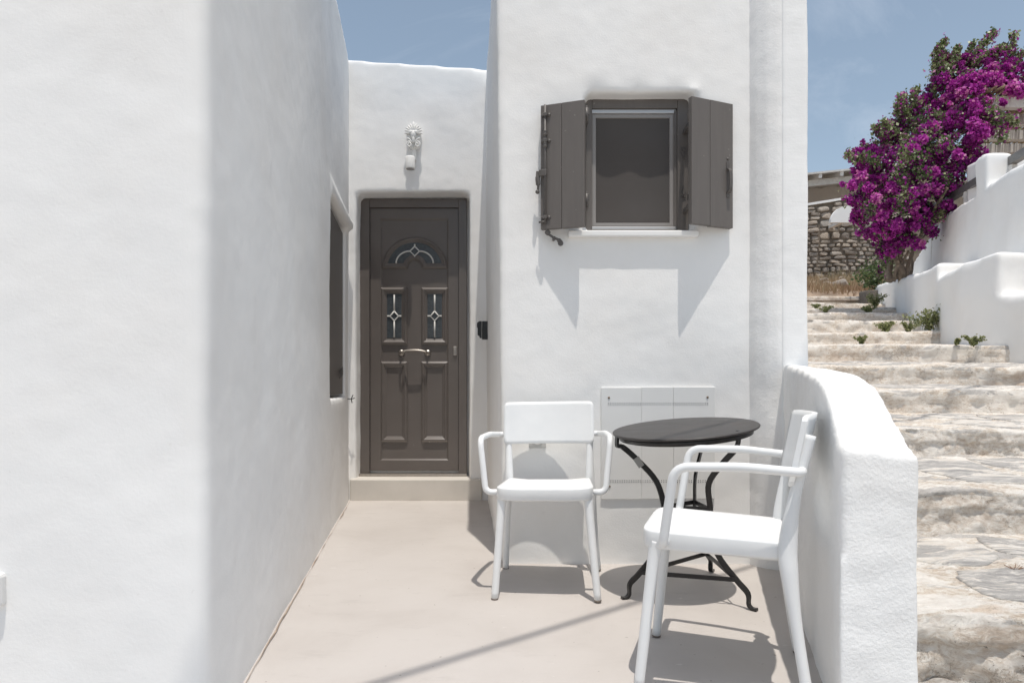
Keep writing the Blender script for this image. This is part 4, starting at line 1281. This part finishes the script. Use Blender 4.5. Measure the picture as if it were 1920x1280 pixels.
for (px, py, Y, rp, bl) in clumps:
    c = np.array(C(px, py, Y)); r = rp / 1250 * Y
    # sub clusters on the shell
    ns = int(21 * (r / 0.28) ** 2) + 5
    for _ in range(ns):
        d = rng.normal(size=3); d /= np.linalg.norm(d)
        ext = rng.uniform(0.5, 1.22)
        cc = c + d * r * ext * np.array([1, 0.9, 1])
        rs_ = rng.uniform(0.035, 0.085) * (1.0 if ext < 1 else 0.6)
        tone = float(np.clip(rng.normal(0.42, 0.24) + 0.25 * noise.noise((cc[0] * 2.2, cc[1] * 2.2, cc[2] * 2.2)), 0.02, 0.9))
        if rng.uniform() < bl ** 0.7:
            m = int(84 * (rs_ / 0.06) ** 2)
            dd = rng.normal(size=(m, 3)); dd /= np.linalg.norm(dd, axis=1)[:, None]
            bra.append(cc + dd * rs_ * rng.uniform(0.5, 1.0, (m, 1))); brs.append(np.full(m, tone))
            m2 = int(m * 0.07)
            lea.append(cc + rng.normal(size=(m2, 3)) * rs_ * 0.9); les.append(np.full(m2, tone * 0.8))
        else:
            m = int(50 * (rs_ / 0.06) ** 2)
            lea.append(cc + rng.normal(size=(m, 3)) * rs_ * 0.7); les.append(np.full(m, tone))
            m2 = int(m * 0.2)
            bra.append(cc + rng.normal(size=(m2, 3)) * rs_ * 0.8); brs.append(np.full(m2, tone))
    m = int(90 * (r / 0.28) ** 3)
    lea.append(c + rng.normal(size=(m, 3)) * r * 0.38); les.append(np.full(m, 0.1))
for (px, py, Y, rp) in ((1846, 150, 8.25, 17), (1868, 152, 8.25, 14), (1832, 168, 8.2, 13), (1815, 152, 8.3, 14), (1803, 175, 8.3, 12), (1900, 166, 8.15, 15), (1914, 172, 8.1, 13), (1836, 246, 7.95, 17), (1826, 232, 8.0, 12),
                        (1790, 160, 8.4, 12), (1752, 322, 8.05, 10), (1758, 352, 8.15, 10), (1734, 352, 8.1, 10), (1615, 330, 8.35, 11), (1600, 345, 8.4, 10), (1642, 372, 8.2, 11), (1628, 352, 8.3, 11), (1682, 420, 8.25, 11), (1604, 300, 8.6, 9), (1712, 385, 8.15, 11),
                        (1655, 405, 8.3, 11), (1672, 350, 8.15, 11), (1730, 262, 8.05, 10), (1795, 290, 8.0, 11), (1860, 130, 8.4, 12), (1885, 128, 8.4, 10), (1668, 440, 8.6, 11), (1650, 430, 8.6, 9)):
    c = np.array(C(px, py, Y)); r = rp * 1.05 / 1250 * Y; m = int(330 * (r / 0.09) ** 2)
    dd = rng.normal(size=(m, 3)); dd /= np.linalg.norm(dd, axis=1)[:, None]
    lump = np.array([noise.noise((d[0] * 3 + px, d[1] * 3, d[2] * 3)) for d in dd])
    bra.append(c + dd * (r * (0.75 + 0.75 * lump))[:, None] * rng.uniform(0.8, 1.0, (m, 1))); brs.append(np.clip(np.full(m, rng.uniform(0.5, 0.78)) + 0.5 * lump, 0, 1))
bra = np.concatenate(bra); lea = np.concatenate(lea); brs = np.concatenate(brs); les = np.concatenate(les)
def sh_bract(P, rng): return np.clip(brs + rng.normal(0, 0.11, len(P)) + (rng.uniform(size=len(P)) < 0.03) * 0.5, 0, 1)
def sh_leaf(P, rng): return np.clip(les + rng.normal(0, 0.2, len(P)), 0, 1)
leaf_cloud('flowers', bra, 0.0195, M['bract'], None, 1, sh_bract, 1.25)
adopt(bpy.data.objects['flowers'], bg_)
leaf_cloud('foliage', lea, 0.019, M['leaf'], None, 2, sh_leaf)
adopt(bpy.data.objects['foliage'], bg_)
# stray shoots
sb = bmesh.new(); stray_l = []; stray_b = []
shoots = [[(1775, 150, 8.8), (1768, 120, 8.8), (1772, 98, 8.8)], [(1800, 140, 8.8), (1830, 105, 8.8), (1868, 62, 8.8)], [(1800, 135, 8.8), (1815, 110, 8.7), (1825, 82, 8.7)], [(1905, 130, 8.6), (1898, 100, 8.6), (1901, 64, 8.6)],
          [(1905, 125, 8.6), (1912, 105, 8.6), (1925, 98, 8.6)], [(1710, 230, 8.8), (1700, 200, 8.8), (1692, 178, 8.8)], [(1690, 240, 8.8), (1665, 235, 8.8), (1650, 240, 8.8)], [(1650, 290, 8.8), (1630, 275, 8.8), (1610, 283, 8.8)],
          [(1625, 300, 8.8), (1600, 288, 8.8), (1590, 292, 8.8)], [(1755, 190, 8.7), (1750, 155, 8.7), (1762, 105, 8.8)], [(1850, 115, 8.7), (1870, 95, 8.7), (1880, 88, 8.7)], [(1670, 480, 8.9), (1655, 500, 8.9), (1645, 515, 8.9)], [(1740, 420, 8.5), (1755, 410, 8.4), (1765, 402, 8.4)],
          [(1860, 215, 8.2), (1885, 220, 8.1), (1905, 232, 8.1)], [(1690, 260, 8.8), (1676, 250, 8.8), (1660, 262, 8.8)], [(1830, 120, 8.6), (1848, 108, 8.6), (1862, 112, 8.6)],
          [(1715, 240, 8.6), (1700, 215, 8.6), (1690, 205, 8.6), (1683, 212, 8.6)], [(1780, 140, 8.6), (1790, 112, 8.6), (1796, 88, 8.6)], [(1768, 130, 8.6), (1764, 98, 8.6), (1770, 74, 8.6)], [(1822, 112, 8.6), (1842, 84, 8.6), (1862, 60, 8.6)], [(1700, 225, 8.6), (1686, 200, 8.6), (1690, 180, 8.6)], [(1664, 262, 8.6), (1648, 250, 8.6), (1640, 238, 8.6)], [(1758, 130, 8.7), (1752, 112, 8.7), (1760, 88, 8.7)], [(1640, 300, 8.5), (1622, 292, 8.5), (1600, 300, 8.5)], [(1720, 195, 8.6), (1712, 180, 8.6), (1720, 168, 8.6)],
          [(1860, 205, 8.0), (1875, 235, 7.95), (1880, 262, 7.95)], [(1700, 262, 8.5), (1672, 240, 8.5), (1655, 228, 8.5)], [(1830, 118, 8.5), (1850, 100, 8.5), (1880, 92, 8.5), (1893, 98, 8.5)]]
for q, s_ in enumerate(shoots):
    pts = smooth_path([C(*p) for p in s_], 6)
    bm_tube(sb, pts, 0.006, 5)
    for p in pts:
        for _ in range(26):
            (stray_l if rng.uniform() < (0.75 if q not in (1, 7) else 0.4) else stray_b).append(np.array(p) + rng.normal(size=3) * 0.024)
adopt(from_bm('shoots', sb, M['bark']), bg_)['kind'] = 'stuff'
o = leaf_cloud('shoot_leaves', stray_l, 0.024, M['leaf'], None, 5, lambda P, r: r.uniform(0.3, 1, len(P))); adopt(o, bg_)
o = leaf_cloud('shoot_flowers', stray_b, 0.022, M['bract'], None, 6); adopt(o, bg_)
# trunks
for i, (pts, r) in enumerate([
    ([(1667, 527, 9.1), (1669, 490, 9.2), (1676, 455, 9.1), (1668, 425, 9.0)], 0.040), ([(1690, 530, 9.1), (1686, 500, 9.0), (1676, 470, 9.0), (1680, 430, 8.9)], 0.034),
    ([(1698, 528, 9.1), (1692, 505, 9.0), (1688, 480, 9.0), (1698, 450, 8.9), (1708, 425, 8.8)], 0.036), ([(1681, 528, 9.4), (1684, 480, 9.4), (1700, 450, 9.3), (1698, 420, 9.0)], 0.022),
    ([(1702, 526, 9.1), (1701, 508, 9.0), (1708, 480, 9.0), (1722, 450, 8.9), (1748, 400, 8.5), (1776, 352, 8.2)], 0.026), ([(1675, 528, 9.1), (1681, 505, 9.0), (1694, 488, 8.95), (1704, 470, 8.9)], 0.022),
    ([(1706, 526, 9.3), (1710, 500, 9.3), (1712, 470, 9.2), (1735, 440, 9.0)], 0.020), ([(1660, 527, 9.3), (1662, 500, 9.3), (1668, 470, 9.2), (1660, 440, 9.0)], 0.018)]):
    P = smooth_path([C(*p) for p in pts], 6)
    n = len(P)
    P = [p + Vector((0.014 * noise.noise((k * .5, i, 0)), 0.014 * noise.noise((k * .5, i, 4)), 0)) for k, p in enumerate(P)]
    adopt(tube_obj('trunk', P, [r * (1.15 - 0.5 * k / n) for k in range(n)], M['bark'], None, 9), bg_)

# weeds growing on the steps
def weed(x, y, z, h, n, label, seed, mat='weed', cat='weed'):
    rg = np.random.default_rng(seed)
    e = empty('weed', (x, y, z), label=label, cat=cat, group='weeds on the steps')
    stems = bmesh.new(); pts = []
    for i in range(n):
        a = rg.uniform(0, 2 * math.pi); l = h * rg.uniform(0.6, 1.0); sp_ = h * rg.uniform(0.2, 1.15)
        p = [Vector((0, 0, -0.01)), Vector((math.cos(a) * sp_ * 0.35, math.sin(a) * sp_ * 0.3, l * 0.6)), Vector((math.cos(a) * sp_, math.sin(a) * sp_ * 0.7, l))]
        P = smooth_path(p, 4)
        bm_tube(stems, P, 0.003, 4)
        for q in P[2:]:
            for _ in range(6): pts.append(np.array(q) + rg.normal(size=3) * h * 0.10)
    from_bm('stems', stems, M['weed'], e)
    o = leaf_cloud('leaves', pts, max(0.012, h * 0.062), M[mat], e, seed)
    return e
for (px, py, k, h, n, lab) in ((1742, 612, 7, 0.23, 24, 'bushy green weed at the foot of the white wall beside the steps'),
                          (1703, 617, 7, 0.10, 13, 'small round weed just left of the bushy one on the steps'),
                          (1661, 617, 7, 0.12, 10, 'thin upright weed in the middle of the upper steps'),
                          (1615, 620, 6, 0.07, 12, 'flat weed patch on the upper steps, lower and left of the upright one'),
                          (1628, 588, 9, 0.10, 12, 'green weed tuft high on the steps, right of centre'),
                          (1549, 591, 9, 0.09, 10, 'low weed patch close to the tower edge high on the steps'),
                          (1530, 581, 10, 0.07, 8, 'tiny weed tuft highest and leftmost on the steps'),
                          (1825, 641, 6, 0.08, 7, 'sparse weed where the white wall meets the steps at the right'),
                          (1793, 640, 6, 0.05, 7, 'small green tuft at the end of a step left of the sparse weed'),
                          (1640, 574, 10, 0.18, 16, 'dark weed clump beside the squared stone block')):
    Y = SY[k] + 0.12
    X = QX(px, Y)
    if k == 6 and X > 3.2: Y -= (X - 3.2) * 0.5; X = QX(px, Y)
    X = min(X, wx(Y) - 0.02)
    weed(X, Y, tread_z(k, X, Y), h, n, lab, int(px))
# dry tuft on a near tread
tuft = empty('dry_tuft', (1.72, 2.28, tread_z(1, 1.72, 2.28)), label='little dry brown tuft in a joint of the nearest tread', cat='weed')
bm = bmesh.new()
for i in range(26):
    a = random.uniform(0, 6.28); l = random.uniform(0.01, 0.03)
    bm_tube(bm, [(0, 0, 0), (math.cos(a) * l * 1.3, math.sin(a) * l, l * 0.6)], 0.0008, 3)
from_bm('stalks', bm, M['straw'], tuft)

# dry grass on the hillside
rg = np.random.default_rng(9)
n = 26000
X = rg.uniform(3.5, 9.5, n); Yy = rg.uniform(11.35, 14.85, n)
keep = np.array([noise.noise((x * 1.1, y * 1.1, 3)) for x, y in zip(X, Yy)]) + rg.uniform(-.35, .35, n) > -0.12
X = X[keep]; Yy = Yy[keep]; n = len(X)
Z = np.array([hz(x, y) for x, y in zip(X, Yy)])
tall = np.array([noise.noise((x * 0.9 + 5, y * 0.9, 8)) for x, y in zip(X, Yy)])
h = (0.07 + 0.16 * np.clip(tall + 0.25, 0, 1)) * rg.uniform(0.5, 1.5, n) * (0.8 + 0.5 * (Yy - 11.3) / 3.5)
lean = rg.normal(0, 0.35, (n, 2)) * h[:, None]
v = np.empty((n, 3, 3)); wdt = 0.006
v[:, 0] = np.c_[X - wdt, Yy, Z - 0.02]; v[:, 1] = np.c_[X + wdt, Yy + rg.normal(0, .004, n), Z - 0.02]; v[:, 2] = np.c_[X + lean[:, 0], Yy + lean[:, 1], Z + h]
me = bpy.data.meshes.new('dry_grass')
me.vertices.add(n * 3); me.vertices.foreach_set('co', v.astype(np.float32).ravel())
me.loops.add(n * 3); me.loops.foreach_set('vertex_index', np.arange(n * 3, dtype=np.int32))
me.polygons.add(n); me.polygons.foreach_set('loop_start', np.arange(0, n * 3, 3, dtype=np.int32)); me.polygons.foreach_set('loop_total', np.full(n, 3, np.int32))
me.update(calc_edges=True)
at = me.attributes.new('shade', 'FLOAT', 'FACE')
at.data.foreach_set('value', np.clip(0.35 + 0.5 * tall + 0.12 * (Yy - 12) + rg.normal(0, .16, n), 0, 1).astype(np.float32))
gr = link_mesh('dry_grass', me, M['straw']); tag(gr, 'dry reddish and straw coloured grass on the slope before the stone wall', 'grass', kind='stuff')
# loose rocks in the grass
rocks = bmesh.new()
for i in range(9):
    x = random.uniform(5.6, 7.6); y = random.uniform(12.9, 14.5)
    rk = bpy.data.objects.new('rock', stone_meshes[i]); col.objects.link(rk)
    rk.location = (x, y, hz(x, y) + 0.03); rk.scale = (random.uniform(.12, .28), .15, random.uniform(.06, .13)); rk.rotation_euler = (0, random.uniform(-.3, .3), random.uniform(0, 3))
    tag(rk, 'brown rock lying in the dry grass before the stone wall', 'rock', 'rocks in the dry grass')
# green shrub by the stump
e = empty('shrub', (5.95, 10.9, 2.45), label='dark green shrub left of the bougainvillea trunks', cat='shrub')
pts = [np.array((rg.normal() * .13, rg.normal() * .13, 0.18 + rg.normal() * .13)) for _ in range(900)]
leaf_cloud('leaves', pts, 0.03, M['leaf'], e, 8, lambda P, r: r.uniform(0, .5, len(P)))
adopt(tube_obj('stem', [(5.95, 10.9, 2.3), (5.97, 10.9, 2.62)], 0.015, M['bark'], None, 6), e)

# ================================================================== CHAIRS
def rounded_slab(bm, fn, nu, nv):
    pass
def make_chair(label):
    e = empty('armchair', (0, 0, 0), label=label, cat='chair', group='white armchairs on the terrace')
    m = M['chair']
    # seat: superellipse outline, dished, curved front
    bm = bmesh.new()
    def outline(t, s):
        c, s_ = math.cos(t), math.sin(t)
        p = 0.2
        u = math.copysign(abs(c) ** p, c); v = math.copysign(abs(s_) ** p, s_)
        y = v * 0.205
        hw = 0.205 - 0.018 * (y + 0.205) / 0.41
        x = u * hw
        y += -0.012 * (1 - u * u) * (1 if v < 0 else 0)
        return x * s, (y * s) - 0.01
    nseg = 72
    T = [2 * math.pi * (k + 0.5) / nseg for k in range(nseg)]
    def dish(x, y):
        return -0.014 * max(0, 1 - (x / 0.19) ** 2) * (0.4 + 0.6 * min(1, (y + 0.25) / 0.3)) - 0.012 * (y + 0.2) / 0.4
    rings = []
    for s_, z in ((0.90, 0.405), (0.985, 0.407), (1.0, 0.412), (1.0, 0.452), (0.996, 0.4565), (0.985, 0.458), (0.85, 0.458), (0.6, 0.458), (0.35, 0.458), (0.12, 0.458)):
        r = []
        for t in T:
            x, y = outline(t, s_)
            r.append(bm.verts.new((x, y, z + (dish(x, y) if s_ < 0.98 or z > 0.43 else dish(x, y) * 0.6))))
        rings.append(r)
    for i in range(len(rings) - 1):
        for k in range(nseg):
            f = bm.faces.new((rings[i][k], rings[i][(k + 1) % nseg], rings[i + 1][(k + 1) % nseg], rings[i + 1][k])); f.smooth = True
    bm.faces.new(rings[-1]); bm.faces.new(rings[0][::-1])
    from_bm('seat', bm, m, e)
    # legs
    for s_ in (-1, 1):
        P = smooth_path([(s_ * 0.178, -0.178, 0.425), (s_ * 0.183, -0.188, 0.36), (s_ * 0.197, -0.207, 0.18), (s_ * 0.211, -0.225, 0.006)], 5)
        n = len(P)
        tube_obj('leg', P, [0.0235 - 0.0045 * min(1, k / 5) - 0.0045 * k / n for k in range(n)], m, e, 16)
        P = smooth_path([(s_ * 0.220, 0.232, 0.006), (s_ * 0.208, 0.205, 0.18), (s_ * 0.197, 0.182, 0.36), (s_ * 0.190, 0.178, 0.44), (s_ * 0.191, 0.192, 0.56), (s_ * 0.193, 0.214, 0.66), (s_ * 0.194, 0.234, 0.745)], 5)
        n = len(P)
        tube_obj('leg', P, [(0.0150 + 0.006 * math.exp(-((p.z - 0.42) / 0.12) ** 2), 0.0150 + 0.010 * math.exp(-((p.z - 0.42) / 0.12) ** 2)) for p in P], m, e, 16)
        for q in ((s_ * 0.211, -0.225), (s_ * 0.220, 0.232)):
            bm = bmesh.new(); lathe_bm(bm, [(0.0140, 0.0), (0.0152, 0.002), (0.0152, 0.007)], Matrix.Translation((q[0], q[1], 0)), 14); from_bm('glide', bm, M['glide'], e)
        # armrest
        P = fillet_path([(s_ * 0.190, -0.150, 0.430), (s_ * 0.252, -0.152, 0.430), (s_ * 0.278, -0.118, 0.655), (s_ * 0.262, 0.06, 0.660), (s_ * 0.238, 0.208, 0.648), (s_ * 0.196, 0.214, 0.648)], 0.042, 7)
        tube_obj('armrest', P, 0.0130, m, e, 14)
    # backrest: curved sheet with rounded corners
    bm = bmesh.new()
    nu, nv = 28, 12
    def bp(u, v, off):
        # u -1..1, v 0..1
        x = 0.213 * u
        z = 0.603 + 0.197 * v
        # rounded corners
        rc = 0.022
        ax = 0.213 - abs(x); az = min(z - 0.603, 0.800 - z)
        if ax < rc and az < rc:
            dx = rc - ax; dz = rc - az
            d = math.hypot(dx, dz); mxd = max(dx, dz)
            if d > 0:
                k = mxd / d
                nx_ = rc - dx * k; nz_ = rc - dz * k
                x = math.copysign(0.213 - nx_, x)
                z = 0.603 + nz_ if z - 0.603 < 0.800 - z else 0.800 - nz_
        y = 0.182 + 0.20 * (z - 0.603) + 0.040 * (1 - u * u) 
        return Vector((x, y + off, z))
    A = [[bm.verts.new(bp(-1 + 2 * i / nu, j / nv, -0.007)) for i in range(nu + 1)] for j in range(nv + 1)]
    B = [[bm.verts.new(bp(-1 + 2 * i / nu, j / nv, 0.007)) for i in range(nu + 1)] for j in range(nv + 1)]
    for j in range(nv):
        for i in range(nu):
            f = bm.faces.new((A[j][i], A[j][i + 1], A[j + 1][i + 1], A[j + 1][i])); f.smooth = True
            f = bm.faces.new((B[j][i], B[j + 1][i], B[j + 1][i + 1], B[j][i + 1])); f.smooth = True
    for i in range(nu):
        bm.faces.new((A[0][i], B[0][i], B[0][i + 1], A[0][i + 1])); bm.faces.new((A[nv][i], A[nv][i + 1], B[nv][i + 1], B[nv][i]))
    for j in range(nv):
        bm.faces.new((A[j][0], A[j + 1][0], B[j + 1][0], B[j][0])); bm.faces.new((A[j][nu], B[j][nu], B[j + 1][nu], A[j + 1][nu]))
    bmesh.ops.remove_doubles(bm, verts=bm.verts, dist=1e-5)
    from_bm('backrest', bm, m, e)
    return e
ch1 = make_chair('white plastic armchair facing the viewer, left of the round table')
ch2 = copy_tree(ch1)
ch2['label'] = 'white plastic armchair turned sideways in front of the low wall, nearest the viewer'
ch1.location = (0.163, 2.95, 0.002); ch1.rotation_euler = (0, R(-1.0), R(-6.3))
ch2.location = (0.650, 2.065, 0.002); ch2.rotation_euler = (0, 0, R(-109))

# ================================================================== TABLE
tb = empty('bistro_table', (0.74, 2.83, 0), label='round black metal bistro table on three curved legs', cat='table')
TC = Vector((0.728, 2.815, 0.700))
feet = [Vector((0.480, 2.752, 0)), Vector((0.935, 2.622, 0)), Vector((0.935, 3.135, 0))]
tops = [Vector((0.438, 2.775, 0.672)), Vector((0.882, 2.600, 0.705)), Vector((0.878, 3.035, 0.715))]
cen = Vector((0.742, 2.830, 0))
tilt = Matrix.Translation(TC) @ Matrix.Rotation(R(-5.2), 4, 'Y') @ Matrix.Rotation(R(3.6), 4, 'X')
bm = bmesh.new(); lathe_bm(bm, [(0.05, -0.007), (0.296, -0.007), (0.301, -0.004), (0.302, 0.0), (0.299, 0.003), (0.292, 0.004), (0.1, 0.004)], tilt, 96)
adopt(from_bm('tabletop', bm, M['tabletop']), tb)
bm = bmesh.new(); lathe_bm(bm, [(0.268, -0.032), (0.274, -0.030), (0.276, -0.0075), (0.2, -0.0075)], tilt, 72)
adopt(from_bm('apron', bm, M['black_iron']), tb)
waists = []; lows = []
for i, (ft, tp) in enumerate(zip(feet, tops)):
    d = (ft - cen); d.z = 0; L = d.length; d.normalize()
    side = Vector((-d.y, d.x, 0))
    q = Vector((d.x, d.y, 0))
    def at_(r, z): return cen + q * r + Vector((0, 0, z))
    tp2 = Vector((tp.x, tp.y, 0))
    P = [tp, tp + Vector((0, 0, -0.045)), tp2 * 0.93 + Vector((cen.x, cen.y, 0)) * 0.07 + Vector((0, 0, 0.625)), tp2 * 0.72 + cen * 0.28 + Vector((0, 0, 0.570)), tp2 * 0.45 + cen * 0.55 + Vector((0, 0, 0.480)),
         at_(0.110, 0.38), at_(0.112, 0.30), at_(0.145, 0.19), at_(L * 0.80, 0.105), at_(L * 0.97, 0.062), at_(L * 0.985, 0.02), at_(L + 0.01, 0.006), at_(L + 0.03, 0.007)]
    S = smooth_path(P, 5); n = len(S)
    wl = []; tl = []
    for k in range(n):
        u = k / 5
        if u < 1.2: wl.append(0.010); tl.append(0.022)
        elif u < 2.2: wl.append(0.010 + 0.0125 * (u - 1.2)); tl.append(0.022 - 0.012 * (u - 1.2))
        elif u < 8.6: wl.append(0.0225); tl.append(0.009)
        elif u < 9.6: wl.append(0.0225 - 0.0125 * (u - 8.6)); tl.append(0.010 + 0.010 * (u - 8.6))
        else: wl.append(0.010); tl.append(0.020)
    bm = bmesh.new(); bm_bar(bm, S, side, wl, tl)
    adopt(from_bm('leg', bm, M['black_iron']), tb)
    waists.append(at_(0.108, 0.370)); lows.append(at_(L * 0.80, 0.105))
bm = bmesh.new()
for i in range(3):
    bm_bar(bm, [waists[i], waists[(i + 1) % 3]], (waists[(i + 1) % 3] - waists[i]).cross(Vector((0, 0, 1))), [0.018] * 2, [0.005] * 2)
adopt(from_bm('waist_brace', bm, M['black_iron']), tb)
bm = bmesh.new()
for i in range(3):
    bm_bar(bm, [lows[i], lows[(i + 1) % 3]], (lows[(i + 1) % 3] - lows[i]).cross(Vector((0, 0, 1))), [0.018] * 2, [0.005] * 2)
adopt(from_bm('lower_brace', bm, M['black_iron']), tb)
# sticker on the left leg
a0 = tops[0] * 0.70 + cen * 0.30; a0.z = 0.560
dv = Vector((0.55, 0.0, -0.83)).normalized()
bm = bmesh.new(); bm_bar(bm, [a0 - dv * 0.022 + Vector((0, -0.0085, 0)), a0 + dv * 0.022 + Vector((0, -0.0085, 0))], (0, 1, 0), [0.027] * 2, [0.002] * 2)
adopt(from_bm('sticker', bm, M['sticker']), tb)

# ================================================================== OVERHEAD CABLE (out of view, its shadow crosses the floor)
za = 5.6
off = Vector((SUN_DIR.x, SUN_DIR.y, 0)) / abs(SUN_DIR.z) * za
p0 = Vector((-0.41, 1.975, 0)) - off; p1 = Vector((0.497, 2.70, 0)) - off
dd = (p1 - p0)
pa = p0 - dd * 3.0; pb = p0 + dd * 4.5
pa.z = za; pb.z = za + 0.2
cp = [pa.lerp(pb, t / 20) - Vector((0, 0, 0.10 * math.sin(math.pi * t / 20))) for t in range(21)]
o = tube_obj('overhead_cable', cp, 0.017, M['cable'], None, 8); tag(o, 'black overhead cable crossing above the terrace', 'cable')
